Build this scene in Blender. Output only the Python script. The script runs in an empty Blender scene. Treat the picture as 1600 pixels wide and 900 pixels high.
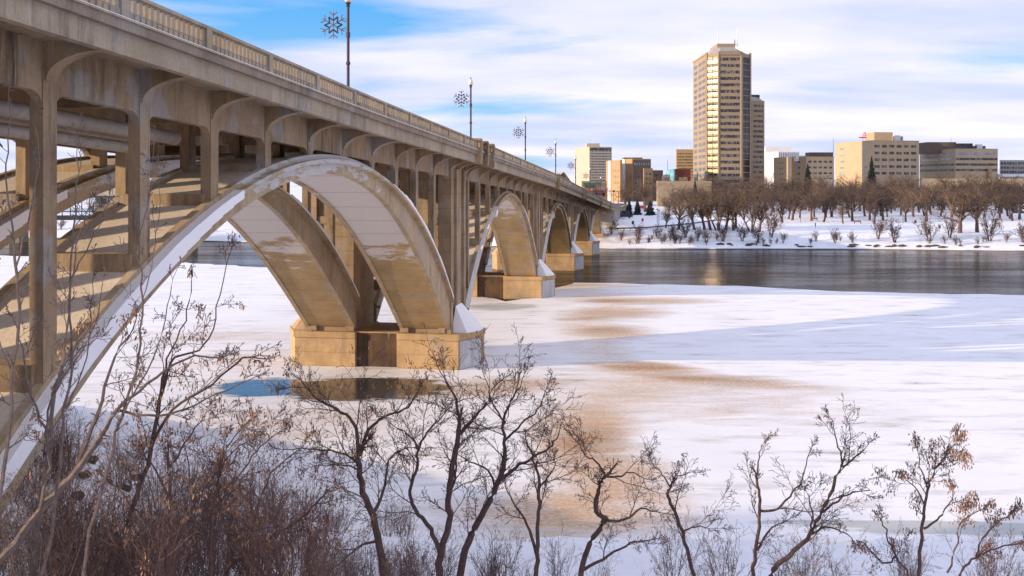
import bpy, math, random
import numpy as np
from mathutils import Vector, Matrix
sc = bpy.context.scene
R = math.radians
# ------------------------------------------------------------------ camera
CZ = 17.0; F = 1556.0; HY = 290.0
cam_d = bpy.data.cameras.new('camera'); cam = bpy.data.objects.new('camera', cam_d)
sc.collection.objects.link(cam); sc.camera = cam
cam.location = (0, 0, CZ); cam.rotation_euler = (R(90), 0, 0)
cam_d.sensor_width = 36; cam_d.lens = 36 * F / 1600; cam_d.shift_y = -(450 - HY) / 1600
cam_d.clip_end = 12000; cam_d.clip_start = 0.2
# ------------------------------------------------------------------ light
SUN_AZ = 76.0   # azimuth the shadows fall to, clockwise from +Y
SUN_EL = 10.6
sd = bpy.data.lights.new('sun', 'SUN'); sun = bpy.data.objects.new('sun', sd); sc.collection.objects.link(sun)
sd.energy = 4.9; sd.angle = R(0.6); sd.color = (1.0, 0.79, 0.55)
dvec = Vector((math.sin(R(SUN_AZ)) * math.cos(R(SUN_EL)), math.cos(R(SUN_AZ)) * math.cos(R(SUN_EL)), -math.sin(R(SUN_EL))))
sun.rotation_euler = dvec.to_track_quat('-Z', 'Y').to_euler(); sun.location = (-60, -30, 90)
w = bpy.data.worlds.new('World'); sc.world = w; w.use_nodes = True
nt = w.node_tree; nt.nodes.clear()
N = nt.nodes.new; L = nt.links.new
out = N('ShaderNodeOutputWorld'); bg = N('ShaderNodeBackground'); L(bg.outputs[0], out.inputs[0])
sky = N('ShaderNodeTexSky'); sky.sky_type = 'NISHITA'; sky.sun_disc = False
sky.sun_elevation = R(SUN_EL); sky.sun_rotation = R(SUN_AZ + 180); sky.altitude = 480; sky.air_density = 1.0; sky.dust_density = 0.3; sky.ozone_density = 2.5
bg.inputs[1].default_value = 0.11
tc = N('ShaderNodeTexCoord'); sep = N('ShaderNodeSeparateXYZ'); L(tc.outputs['Generated'], sep.inputs[0])
def wm(op, a, b=None, clamp=False):
    n = N('ShaderNodeMath'); n.operation = op; n.use_clamp = clamp
    for i, v in enumerate((a, b)):
        if v is None: continue
        if isinstance(v, (int, float)): n.inputs[i].default_value = v
        else: L(v, n.inputs[i])
    return n.outputs[0]
zz = wm('ADD', wm('MAXIMUM', sep.outputs[2], 0.0), 0.10)
comb = N('ShaderNodeCombineXYZ'); L(wm('DIVIDE', sep.outputs[0], zz), comb.inputs[0]); L(wm('DIVIDE', sep.outputs[1], zz), comb.inputs[1])
mp = N('ShaderNodeMapping'); L(comb.outputs[0], mp.inputs[0]); mp.inputs['Scale'].default_value = (0.62, 1.0, 1); mp.inputs['Rotation'].default_value = (0, 0, R(-16)); mp.inputs['Location'].default_value = (1.15, 3.1, 0)
n1 = N('ShaderNodeTexNoise'); n1.inputs['Scale'].default_value = 0.55; n1.inputs['Detail'].default_value = 7; n1.inputs['Roughness'].default_value = 0.52; n1.inputs['Distortion'].default_value = 0.5
L(mp.outputs[0], n1.inputs[0])
r1 = N('ShaderNodeValToRGB'); L(wm('ADD', n1.outputs[0], wm('SUBTRACT', wm('MULTIPLY', wm('MAXIMUM', wm('SUBTRACT', sep.outputs[0], .12), 0.0), .3), wm('MULTIPLY', wm('MULTIPLY', wm('MAXIMUM', wm('SUBTRACT', .05, sep.outputs[0]), 0.0), wm('MAXIMUM', wm('SUBTRACT', sep.outputs[2], .13), 0.0)), 6.5))), r1.inputs[0])
r1.color_ramp.elements[0].position = 0.36; r1.color_ramp.elements[0].color = (0, 0, 0, 1)
r1.color_ramp.elements[1].position = 0.49; r1.color_ramp.elements[1].color = (1, 1, 1, 1)
n2 = N('ShaderNodeTexNoise'); n2.inputs['Scale'].default_value = 0.9; n2.inputs['Detail'].default_value = 6; L(mp.outputs[0], n2.inputs[0])
r2 = N('ShaderNodeValToRGB'); L(n2.outputs[0], r2.inputs[0])
r2.color_ramp.elements[0].position = 0.40; r2.color_ramp.elements[0].color = (4.7, 5.1, 7.1, 1)
r2.color_ramp.elements[1].position = 0.62; r2.color_ramp.elements[1].color = (7.2, 6.8, 7.7, 1)
hs = N('ShaderNodeHueSaturation'); hs.inputs['Saturation'].default_value = 1.25; hs.inputs['Value'].default_value = 1.0; L(sky.outputs[0], hs.inputs['Color'])
tint = N('ShaderNodeMix'); tint.data_type = 'RGBA'; tint.inputs[0].default_value = .75; L(hs.outputs[0], tint.inputs[6])
elr = N('ShaderNodeValToRGB'); L(sep.outputs[2], elr.inputs[0]); e_ = elr.color_ramp.elements
e_[0].position = 0.0; e_[0].color = (3.2, 5.2, 7.2, 1); e_[1].position = .22; e_[1].color = (.35, 3.2, 7.6, 1); L(elr.outputs[0], tint.inputs[7])
mx = N('ShaderNodeMix'); mx.data_type = 'RGBA'; fill_veil = N('ShaderNodeValToRGB'); L(sep.outputs[2], fill_veil.inputs[0]); fill_veil.color_ramp.elements[0].position = .22; fill_veil.color_ramp.elements[1].position = .5  # thin overhead cloud, added out of view to brighten and un-blue the shadow fill
L(wm('MULTIPLY', wm('MAXIMUM', r1.outputs[0], wm('MULTIPLY', fill_veil.outputs[0], .85)), 0.93), mx.inputs[0]); L(tint.outputs[2], mx.inputs[6]); L(r2.outputs[0], mx.inputs[7])
L(mx.outputs[2], bg.inputs[0])
sc.view_settings.view_transform = 'Standard'; sc.view_settings.look = 'None'; sc.view_settings.exposure = 0.45; sc.view_settings.gamma = 1
sc.cycles.use_denoising = True; sc.cycles.max_bounces = 6; sc.cycles.diffuse_bounces = 3; sc.cycles.glossy_bounces = 3
sc.cycles.sample_clamp_indirect = 6
# ------------------------------------------------------------------ helpers
def px(x, y, Y): return Vector(((x - 800) / F * Y, Y, CZ - (y - HY) / F * Y))
def px_w(x, y, z=0.0):
    Y = (CZ - z) * F / (y - HY); return ((x - 800) / F * Y, Y)
def tag(o, label=None, cat=None, group=None, kind=None):
    if label: o['label'] = label
    if cat: o['category'] = cat
    if group: o['group'] = group
    if kind: o['kind'] = kind
    return o
def thing(name, label, cat, loc=(0, 0, 0), group=None, rz=0):
    o = bpy.data.objects.new(name, None); sc.collection.objects.link(o); o.location = loc; o.rotation_euler = (0, 0, rz)
    o.empty_display_size = 0.5
    return tag(o, label, cat, group)
def copy_thing(root, loc, rz=0, scale=1, label=None, group=None):
    r = root.copy(); sc.collection.objects.link(r); r.location = loc; r.rotation_euler = (0, 0, rz)
    r.scale = (scale,) * 3 if isinstance(scale, (int, float)) else scale
    if label: r['label'] = label
    if group: r['group'] = group
    for ch in list(root.children):
        c = ch.copy(); sc.collection.objects.link(c); c.parent = r
        for g in list(ch.children):
            d = g.copy(); sc.collection.objects.link(d); d.parent = c
    return r
class MB:
    def __init__(s, tf=None): s.v = []; s.f = []; s.m = []; s.tf = tf
    def add(s, vs, fs, mi=0):
        b = len(s.v)
        s.v += [s.tf(*p) for p in vs] if s.tf else [tuple(p) for p in vs]
        s.f += [tuple(i + b for i in f) for f in fs]; s.m += [mi] * len(fs)
    def box(s, a0, a1, b0, b1, c0, c1, mi=0):
        # c0, c1 may be pairs (at a0, at a1)
        if not isinstance(c0, tuple): c0 = (c0, c0)
        if not isinstance(c1, tuple): c1 = (c1, c1)
        vs = [(a0, b0, c0[0]), (a1, b0, c0[1]), (a1, b1, c0[1]), (a0, b1, c0[0]), (a0, b0, c1[0]), (a1, b0, c1[1]), (a1, b1, c1[1]), (a0, b1, c1[0])]
        s.add(vs, [(0, 3, 2, 1), (4, 5, 6, 7), (0, 1, 5, 4), (1, 2, 6, 5), (2, 3, 7, 6), (3, 0, 4, 7)], mi)
    def prism(s, poly, lo, hi, axis=2, mi=0):
        n = len(poly)
        def P(p, h):
            q = list(p); q.insert(axis, h); return q
        s.add([P(p, lo) for p in poly] + [P(p, hi) for p in poly],
              [tuple(range(n))[::-1], tuple(range(n, 2 * n))] + [(i, (i + 1) % n, n + (i + 1) % n, n + i) for i in range(n)], mi)
    def tube(s, pts, rads, sides=6, mi=0, cap=True):
        n = len(pts); vs = []; fs = []
        for i in range(n):
            p = Vector(pts[i]); d = Vector(pts[min(i + 1, n - 1)]) - Vector(pts[max(i - 1, 0)])
            if d.length < 1e-9: d = Vector((0, 0, 1))
            d.normalize(); a = d.cross(Vector((0, 0, 1)) if abs(d.z) < .9 else Vector((1, 0, 0))); a.normalize(); b = d.cross(a)
            for k in range(sides):
                t = 2 * math.pi * k / sides; vs.append(tuple(p + (a * math.cos(t) + b * math.sin(t)) * rads[i]))
        for i in range(n - 1):
            for k in range(sides):
                k2 = (k + 1) % sides; fs.append((i * sides + k, i * sides + k2, (i + 1) * sides + k2, (i + 1) * sides + k))
        if cap: fs += [tuple(range(sides))[::-1], tuple(range((n - 1) * sides, n * sides))]
        s.add(vs, fs, mi)
    def lathe(s, c, prof, sides=12, mi=0):
        s.tube([(c[0], c[1], c[2] + z) for r, z in prof], [max(r, 1e-3) for r, z in prof], sides, mi)
    def build(s, name, mats, parent=None, off=None, smooth=False, fix=True):
        me = bpy.data.meshes.new(name)
        o0 = Vector(off) if off is not None else (root_loc(parent) if parent else Vector((0, 0, 0)))
        v = np.array(s.v, dtype=np.float64).reshape(-1, 3) - np.array(o0)
        me.from_pydata(v.tolist(), [], s.f)
        if not isinstance(mats, (list, tuple)): mats = [mats]
        for m in mats: me.materials.append(m)
        if len(mats) > 1: me.polygons.foreach_set('material_index', s.m)
        if smooth: me.polygons.foreach_set('use_smooth', [True] * len(me.polygons))
        if fix:
            import bmesh
            bm = bmesh.new(); bm.from_mesh(me); bmesh.ops.recalc_face_normals(bm, faces=bm.faces); bm.to_mesh(me); bm.free()
        me.update()
        o = bpy.data.objects.new(name, me); sc.collection.objects.link(o)
        if parent: o.parent = parent
        return o
def root_loc(o):
    l = Vector((0, 0, 0))
    while o is not None: l += o.location; o = o.parent
    return l
# ------------------------------------------------------------------ materials
class NG:
    def __init__(s, name):
        s.mat = bpy.data.materials.new(name); s.mat.use_nodes = True; s.t = s.mat.node_tree
        s.b = s.t.nodes['Principled BSDF']; s.tc = s.t.nodes.new('ShaderNodeTexCoord')
    def geo(s):
        g = s.t.nodes.new('ShaderNodeNewGeometry'); return g.outputs['Position']
    def link(s, a, b): s.t.links.new(a, b)
    def mapped(s, scale=(1, 1, 1), rot=0, world=True, loc=(0, 0, 0)):
        m = s.t.nodes.new('ShaderNodeMapping'); s.link(s.geo() if world else s.tc.outputs['Object'], m.inputs[0])
        m.inputs['Scale'].default_value = scale; m.inputs['Rotation'].default_value = (0, 0, rot); m.inputs['Location'].default_value = loc
        return m.outputs[0]
    def noise(s, scale, vec=None, detail=4, rough=.55, dist=0):
        n = s.t.nodes.new('ShaderNodeTexNoise'); n.inputs['Scale'].default_value = scale; n.inputs['Detail'].default_value = detail
        n.inputs['Roughness'].default_value = rough; n.inputs['Distortion'].default_value = dist
        s.link(vec if vec is not None else s.geo(), n.inputs[0]); return n.outputs[0]
    def ramp(s, fac, a, b, ca=(0, 0, 0, 1), cb=(1, 1, 1, 1)):
        r = s.t.nodes.new('ShaderNodeValToRGB'); s.link(fac, r.inputs[0]); e = r.color_ramp.elements
        e[0].position = a; e[1].position = b; e[0].color = ca; e[1].color = cb; return r.outputs[0]
    def mix(s, fac, a, b, mode='MIX'):
        m = s.t.nodes.new('ShaderNodeMix'); m.data_type = 'RGBA'; m.blend_type = mode
        for i, v in ((0, fac), (6, a), (7, b)):
            if isinstance(v, (int, float)): m.inputs[i].default_value = v
            elif isinstance(v, tuple): m.inputs[i].default_value = v if len(v) == 4 else v + (1,)
            else: s.link(v, m.inputs[i])
        return m.outputs[2]
    def math(s, op, a, b=None, clamp=False, c=None):
        n = s.t.nodes.new('ShaderNodeMath'); n.operation = op; n.use_clamp = clamp
        for i, v in enumerate((a, b, c)):
            if v is None: continue
            if isinstance(v, (int, float)): n.inputs[i].default_value = v
            else: s.link(v, n.inputs[i])
        return n.outputs[0]
    def col(s, c):
        if isinstance(c, tuple): s.b.inputs['Base Color'].default_value = c if len(c) == 4 else c + (1,)
        else: s.link(c, s.b.inputs['Base Color'])
        return s
    def rough(s, v):
        if isinstance(v, (int, float)): s.b.inputs['Roughness'].default_value = v
        else: s.link(v, s.b.inputs['Roughness'])
        return s
    def bump(s, h, strength=.3, dist=.05):
        n = s.t.nodes.new('ShaderNodeBump'); n.inputs['Strength'].default_value = strength; n.inputs['Distance'].default_value = dist
        s.link(h, n.inputs['Height']); s.link(n.outputs[0], s.b.inputs['Normal']); return s
def concrete(name, c1, c2, dark, stain=.5, boards=0.0, white=None, wz=None, grey=.35):
    g = NG(name)
    big = g.ramp(g.noise(.35, detail=5, rough=.6), .35, .65)
    c = g.mix(big, c1, c2)
    gp = g.ramp(g.noise(.5, g.mapped((1, 1, .7), loc=(7, 3, 1)), detail=3), .56, .62)
    c = g.mix(g.math('MULTIPLY', gp, grey), c, (.37, .34, .30))
    st = g.math('MULTIPLY', g.ramp(g.noise(1.0, g.mapped((1.3, 1.3, .2)), detail=8, rough=.72, dist=.4), .47, .70), g.ramp(g.noise(.22, detail=4), .32, .6))
    c = g.mix(g.math('MULTIPLY', st, stain), c, dark)
    fn = g.noise(7, detail=6, rough=.7)
    c = g.mix(.5, c, g.ramp(fn, .3, .72, (.52, .48, .45, 1), (1, 1, 1, 1)), 'MULTIPLY')
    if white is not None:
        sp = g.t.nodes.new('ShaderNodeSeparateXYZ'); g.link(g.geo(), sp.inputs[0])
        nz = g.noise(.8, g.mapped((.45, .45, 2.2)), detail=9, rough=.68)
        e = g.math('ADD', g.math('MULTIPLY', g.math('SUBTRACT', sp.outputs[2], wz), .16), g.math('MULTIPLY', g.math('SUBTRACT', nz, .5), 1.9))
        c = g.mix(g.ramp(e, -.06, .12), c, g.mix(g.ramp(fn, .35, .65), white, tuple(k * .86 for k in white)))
    ef = g.ramp(g.noise(1.0, g.mapped((2.6, 2.6, .22), loc=(3, 9, 4)), detail=6, rough=.7), .60, .70)
    c = g.mix(g.math('MULTIPLY', ef, .32), c, (.60, .55, .47))
    h = fn
    if boards:
        sp2 = g.t.nodes.new('ShaderNodeSeparateXYZ'); g.link(g.geo(), sp2.inputs[0])
        fr = g.math('FRACT', g.math('DIVIDE', sp2.outputs[2], boards)); ln = g.math('LESS_THAN', fr, .045)
        c = g.mix(g.math('MULTIPLY', ln, .35), c, dark); h = g.math('SUBTRACT', fn, g.math('MULTIPLY', ln, .6))
    g.col(c).rough(.88).bump(h, .35, .04)
    return g.mat
M = {}
C1 = (.45, .32, .19); C2 = (.30, .205, .12); CD = (.09, .055, .03)
M['conc'] = concrete('concrete', C1, C2, CD, 1.0, grey=.75)
M['conc_b'] = concrete('concrete_boarded', C1, C2, CD, .65, boards=1.35)
M['conc_l'] = concrete('concrete_pale', (.48, .385, .27), (.35, .275, .185), (.085, .065, .048), .9, grey=.7)
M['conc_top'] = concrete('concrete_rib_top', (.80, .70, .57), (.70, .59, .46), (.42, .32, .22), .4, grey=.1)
M['conc_stain'] = concrete('concrete_weathered', (.36, .28, .20), (.24, .19, .14), (.06, .045, .03), .9)
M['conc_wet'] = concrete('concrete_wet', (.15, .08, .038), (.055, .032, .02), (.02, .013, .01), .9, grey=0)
M['conc_base'] = concrete('concrete_base', (.60, .40, .20), (.42, .27, .13), (.16, .09, .045), .65, boards=1.3)
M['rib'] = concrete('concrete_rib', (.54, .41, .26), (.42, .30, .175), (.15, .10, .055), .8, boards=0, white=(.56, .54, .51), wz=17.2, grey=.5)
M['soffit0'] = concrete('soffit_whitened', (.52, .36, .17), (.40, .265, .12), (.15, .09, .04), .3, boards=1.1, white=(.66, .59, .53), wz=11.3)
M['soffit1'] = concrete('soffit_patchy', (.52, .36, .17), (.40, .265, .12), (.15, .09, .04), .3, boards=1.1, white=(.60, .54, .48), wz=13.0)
M['soffit2'] = concrete('soffit_brown', (.52, .36, .17), (.40, .265, .12), (.15, .09, .04), .5, boards=1.1)
def snow_mat(name, stain_fn=None):
    g = NG(name)
    n = g.noise(.12, detail=6, rough=.6); c = g.mix(g.ramp(n, .3, .7), (.85, .82, .82), (.93, .905, .89))
    if stain_fn: c = stain_fn(g, c)
    b = g.math('ADD', g.noise(1.1, g.mapped((.8, 1.0, 1)), detail=9, rough=.72), g.math('MULTIPLY', g.noise(.10, g.mapped((.6, 1.1, 1), rot=.3), detail=6, rough=.6), 1.0))
    g.col(c).bump(b, .22, .10)
    if not stain_fn: g.rough(.7)
    return g.mat
M['snow'] = snow_mat('snow')
M['frost'] = concrete('frosted_concrete', (.50, .49, .50), (.62, .62, .64), (.25, .2, .15), .6, grey=.1)
def blob(g, cx, cy, rx, ry, rot, pos, soft=1.0):
    m = g.t.nodes.new('ShaderNodeMapping'); m.vector_type = 'POINT'
    sub = g.t.nodes.new('ShaderNodeVectorMath'); sub.operation = 'SUBTRACT'; g.link(pos, sub.inputs[0]); sub.inputs[1].default_value = (cx, cy, 0)
    g.link(sub.outputs[0], m.inputs[0]); m.inputs['Rotation'].default_value = (0, 0, -R(rot))
    m2 = g.t.nodes.new('ShaderNodeMapping'); g.link(m.outputs[0], m2.inputs[0]); m2.inputs['Scale'].default_value = (1 / rx, 1 / ry, 0)
    ln = g.t.nodes.new('ShaderNodeVectorMath'); ln.operation = 'LENGTH'; g.link(m2.outputs[0], ln.inputs[0])
    return g.math('SUBTRACT', 1.0, ln.outputs['Value'], True)
def ice_stain(g, c):
    pos = g.geo(); tot = None
    for a in [(12, 92.5, 8, 4.5, -15), (19, 86, 12, 4.5, -18), (11.5, 116, 7, 7, 10), (14, 133, 10, 8, 20), (20, 147, 14, 6, 0), (5, 70, 5, 13, -10), (6, 58, 5, 12, 0),
              (-24, 97, 15, 9, 0), (-33, 112, 20, 9, 10), (-1, 84, 11, 5, 20), (-16, 72, 16, 10, 0), (12, 170, 13, 5, 5), (3, 52, 9, 6, 0), (14, 80, 22, 14, -30)]:
        b = blob(g, *a, pos); b = g.math('MULTIPLY', b, .5 if a[2] > 14.5 else 1.25)
        tot = b if tot is None else g.math('MAXIMUM', tot, b)
    nz = g.noise(.35, g.mapped((.5, 1.3, 1), rot=.25), detail=8, rough=.62, dist=.6)
    grit = g.noise(4.5, g.mapped((.7, 1.4, 1)), detail=4, rough=.75)
    f = g.math('ADD', tot, g.math('MULTIPLY', g.math('SUBTRACT', nz, .55), 1.5))
    f = g.math('MULTIPLY', g.ramp(f, .0, .8), g.ramp(tot, 0.0, .25))
    gm = g.ramp(grit, .40, .60)
    f2 = g.math('MULTIPLY', f, g.math('ADD', g.math('MULTIPLY', gm, .6), .4))
    c = g.mix(f2, c, (.46, .25, .09))
    sp = g.t.nodes.new('ShaderNodeSeparateXYZ'); g.link(pos, sp.inputs[0])
    mr = g.math('DIVIDE', g.math('SUBTRACT', sp.outputs[1], 40), 160.0, True)
    cr_ = g.t.nodes.new('ShaderNodeValToRGB'); g.link(mr, cr_.inputs[0]); el = cr_.color_ramp.elements
    TP = [(46, 2, 3), (56, 4.5, 3.6), (64, 4.5, 5), (72, 6, 6), (80, 8, 7.5), (87, 12.5, 9), (93, 12.5, 8), (99, 9.5, 5), (108, 9, 4), (116, 10, 7), (125, 8.5, 5), (133, 12, 9), (141, 15, 6), (149, 15, 13), (165, 10, 9), (185, 5, 16)]
    for k, (yy, xx, ww) in enumerate(TP):
        e = el[0] if k == 0 else (el[len(el) - 1] if k == len(TP) - 1 else el.new((yy - 40) / 160.0))
        e.position = (yy - 40) / 160.0; e.color = (xx / 20, ww / 20, 0, 1)
    sc_ = g.t.nodes.new('ShaderNodeSeparateColor'); g.link(cr_.outputs[0], sc_.inputs[0])
    wob = g.math('MULTIPLY', g.math('SUBTRACT', g.noise(.13, detail=5), .5), 9.0)
    dist = g.math('ABSOLUTE', g.math('ADD', g.math('SUBTRACT', sp.outputs[0], g.math('MULTIPLY', sc_.outputs[0], 20.0)), wob))
    tr_ = g.math('SUBTRACT', 1.0, g.math('DIVIDE', dist, g.math('MULTIPLY', sc_.outputs[1], 20.0)), True)
    tn = g.math('ADD', tr_, g.math('MULTIPLY', g.math('SUBTRACT', g.noise(.28, g.mapped((.7, 1.2, 1)), detail=8, rough=.66), .52), 1.1))
    tm = g.math('MULTIPLY', g.ramp(tn, .15, .95), g.ramp(tr_, 0, .2))
    g3 = g.ramp(g.noise(1.9, g.mapped((.9, 1.1, 1)), detail=9, rough=.9), .44, .56)
    c = g.mix(g.math('MULTIPLY', tm, g.math('ADD', g.math('MULTIPLY', g3, .55), .14)), c, (.62, .38, .17))
    core = None
    for a in [(12.5, 93.5, 6.5, 3.4, -12), (11, 117, 5, 3, 10), (5, 66, 3.4, 7, -10), (17, 88, 8, 2.5, -15), (14.5, 147, 7, 3, 5), (9, 127, 5, 3, 10)]:
        b = blob(g, *a, pos); core = b if core is None else g.math('MAXIMUM', core, b)
    cf = g.math('MULTIPLY', g.ramp(g.math('ADD', core, g.math('MULTIPLY', g.math('SUBTRACT', nz, .5), 1.2)), .1, .8), g.ramp(core, 0, .2))
    c = g.mix(g.math('MULTIPLY', cf, g.math('ADD', g.math('MULTIPLY', gm, .5), .4)), c, (.33, .155, .045))
    # scattered grit around the dirt streaks
    g2 = g.math('MULTIPLY', g.ramp(g.noise(2.6, g.mapped((.6, 1.5, 1)), detail=5, rough=.8), .57, .63), g.math('MULTIPLY', g.ramp(tot, 0, .12), .35))
    c = g.mix(g2, c, (.42, .30, .20))
    # meltwater pool beside the pier
    pool = g.math('MAXIMUM', blob(g, -12.5, 83.5, 9, 6.2, 3, pos), blob(g, -20.5, 84, 5.6, 4.6, 0, pos))
    pe = g.math('ADD', pool, g.math('MULTIPLY', g.math('SUBTRACT', g.noise(.25, g.mapped((.5, 2, 1)), detail=8, rough=.68), .5), 1.3))
    pm = g.ramp(pe, .20, .27); rim = g.ramp(pe, .02, .20)
    c = g.mix(g.math('MULTIPLY', rim, .6), c, (.50, .46, .38))
    pool2 = g.math('MAXIMUM', blob(g, -1.5, 139.5, 8, 6, 0, pos), blob(g, 22, 49.5, 15, 1.7, -4, pos))
    pm2 = g.ramp(g.math('ADD', pool2, g.math('MULTIPLY', g.math('SUBTRACT', g.noise(.5, g.mapped((.4, 2.4, 1)), detail=6), .5), 1.6)), .30, .5)
    c = g.mix(pm, c, (.036, .042, .042)); c = g.mix(g.math('MULTIPLY', pm2, .55), c, (.22, .24, .20))
    g.rough(g.math('SUBTRACT', .75, g.math('MULTIPLY', pm, .68)))
    return c
M['ice'] = snow_mat('river_ice', ice_stain)
def ground_mat():
    g = NG('snowy_ground')
    n = g.noise(.12, detail=6, rough=.6); c = g.mix(g.ramp(n, .3, .7), (.80, .79, .81), (.88, .87, .89))
    # dead grass and soil showing in the thin snow
    d = g.ramp(g.noise(.55, detail=8, rough=.7, dist=.5), .60, .70)
    c = g.mix(g.math('MULTIPLY', d, .75), c, (.16, .11, .07))
    sp = g.t.nodes.new('ShaderNodeSeparateXYZ'); g.link(g.geo(), sp.inputs[0])
    a = blob(g, 38, 291, 34, 16, -10, g.geo())
    dd = g.ramp(g.noise(.22, detail=7, rough=.65), .42, .66)
    c = g.mix(g.math('MULTIPLY', g.math('MULTIPLY', dd, g.ramp(a, 0, .3)), .7), c, (.42, .30, .17))
    g.col(c).rough(.8).bump(g.noise(.8, detail=8, rough=.65), .6, .3); return g.mat
M['ground'] = ground_mat()
def water_mat():
    g = NG('water'); g.col((.040, .032, .020)).rough(.05); g.b.inputs['IOR'].default_value = 1.33
    a = g.noise(.5, g.mapped((.3, 1.1, 1)), detail=7, rough=.7); b = g.noise(.09, g.mapped((.4, 1.3, 1)), detail=3)
    sl = g.noise(.04, g.mapped((.3, 1.5, 1), rot=.05), detail=9, rough=.74, dist=.5)
    df = g.t.nodes.new('ShaderNodeBsdfDiffuse'); df.inputs[0].default_value = (.045, .034, .022, 1); ms = g.t.nodes.new('ShaderNodeMixShader'); fr_ = g.t.nodes.new('ShaderNodeMapRange'); g.link(sl, fr_.inputs[0])
    fr_.inputs[1].default_value = .36; fr_.inputs[2].default_value = .64; fr_.inputs[3].default_value = .80; fr_.inputs[4].default_value = .22; g.link(fr_.outputs[0], ms.inputs[0]); g.link(g.b.outputs[0], ms.inputs[1]); g.link(df.outputs[0], ms.inputs[2]); g.link(ms.outputs[0], g.t.nodes['Material Output'].inputs[0])
    lv_ = g.t.nodes.new('ShaderNodeMapRange'); g.link(sl, lv_.inputs[0])
    lv_.inputs[1].default_value = .38; lv_.inputs[2].default_value = .62; lv_.inputs[3].default_value = .4; lv_.inputs[4].default_value = .6; g.link(lv_.outputs[0], g.b.inputs['Specular IOR Level'])
    g.bump(g.math('ADD', a, g.math('MULTIPLY', b, 2.0)), .6, .10); return g.mat
M['water'] = water_mat()
def plain(name, c, rough=.6, metal=0, var=.15, scale=2.0, emis=None):
    g = NG(name); n = g.noise(scale, detail=5, rough=.6)
    c2 = tuple(k * (1 - var) for k in c); g.col(g.mix(g.ramp(n, .35, .65), c2, c)).rough(rough); g.b.inputs['Metallic'].default_value = metal
    return g.mat
M['bark'] = plain('bark_dark', (.12, .066, .052), .9, var=.4, scale=9)
M['bark_g'] = plain('bark_grey', (.21, .15, .125), .9, var=.45, scale=9)
M['bark_r'] = plain('bark_reddish', (.17, .095, .075), .9, var=.4, scale=9)
M['twig_far'] = plain('bark_far', (.175, .115, .078), .9, var=.35, scale=.4)
M['twig_far2'] = plain('bark_far_dark', (.10, .066, .05), .9, var=.35, scale=.4)
M['leaf'] = plain('dry_leaf', (.46, .24, .12), .8, var=.45, scale=5)
M['conifer'] = plain('conifer_green', (.020, .032, .022), .9, var=.5, scale=1.5)
M['iron'] = plain('painted_iron', (.055, .030, .045), .45, var=.2)
M['navy'] = plain('navy_tube', (.02, .035, .075), .4)
M['redtube'] = plain('brown_red_tube', (.20, .095, .10), .5)
M['globe'] = plain('milky_glass', (.80, .74, .60), .25, var=.05)
M['pipe'] = plain('steel_pipe', (.40, .34, .28), .6, metal=.0, var=.25)
M['asphalt'] = plain('asphalt', (.06, .058, .056), .9, var=.3)
M['rock'] = plain('rock', (.10, .075, .06), .95, var=.5)
M['dark'] = plain('dark_steel', (.03, .03, .038), .5)
M['wood'] = plain('weathered_wood', (.19, .12, .085), .9, var=.3)
M['tan'] = plain('tan_concrete', (.45, .325, .195), .85, var=.10, scale=.15)
M['tan_d'] = plain('tan_panel', (.36, .265, .175), .85, var=.12, scale=.15)
M['tower'] = plain('tower_concrete', (.33, .24, .15), .85, var=.12, scale=.12)
M['orange'] = plain('orange_brick', (.40, .245, .12), .85, var=.12, scale=.2)
M['yellow'] = plain('ochre_brick', (.42, .25, .09), .85, var=.12, scale=.2)
M['brown'] = plain('brown_brick', (.15, .10, .07), .85, var=.15, scale=.2)
M['maroon'] = plain('maroon_panel', (.16, .035, .03), .7, var=.15, scale=.2)
M['white'] = plain('white_panel', (.72, .70, .68), .7, var=.08, scale=.2)
M['grey'] = plain('grey_panel', (.34, .31, .29), .8, var=.1, scale=.2)
M['red'] = plain('red_panel', (.55, .04, .03), .5)
M['green'] = plain('green_panel', (.02, .20, .12), .5)
M['beige'] = plain('beige_stone', (.46, .385, .29), .85, var=.1, scale=.2)
M['roofsnow'] = M['snow']
def glass(name, c, rough=.08, metal=0.0):
    g = NG(name); n = g.noise(.25, detail=3); cc = g.mix(g.ramp(n, .4, .6), c, tuple(k * .6 for k in c))
    if sum(c) < .15: cc = g.mix(g.ramp(g.noise(.8, g.mapped((1, 1, .5)), detail=1), .54, .56), cc, (.17, .135, .10))
    g.col(cc).rough(rough)
    g.b.inputs['Metallic'].default_value = metal; g.b.inputs['IOR'].default_value = 1.5; return g.mat
M['glass'] = glass('window_glass', (.035, .030, .035))
M['glass_gold'] = glass('gold_mirror_glass', (.30, .20, .09), .30, .40)
def _gg():
    t = M['glass_gold'].node_tree; b = t.nodes['Principled BSDF']; n = t.nodes.new('ShaderNodeTexNoise'); n.inputs['Scale'].default_value = .5; g = t.nodes.new('ShaderNodeNewGeometry'); t.links.new(g.outputs['Position'], n.inputs[0])
    r = t.nodes.new('ShaderNodeValToRGB'); r.color_ramp.elements[0].position = .35; r.color_ramp.elements[1].position = .65; r.color_ramp.elements[0].color = (.12, .08, .04, 1); r.color_ramp.elements[1].color = (.34, .215, .085, 1); t.links.new(n.outputs[0], r.inputs[0]); t.links.new(r.outputs[0], b.inputs['Base Color'])
_gg()
M['glass_dk'] = glass('dark_mirror_glass', (.06, .055, .06), .1, .6)
M['glass_teal'] = glass('teal_glass', (.16, .42, .48), .15)
M['glass_pale'] = glass('pale_glass', (.34, .33, .36), .2)
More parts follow.
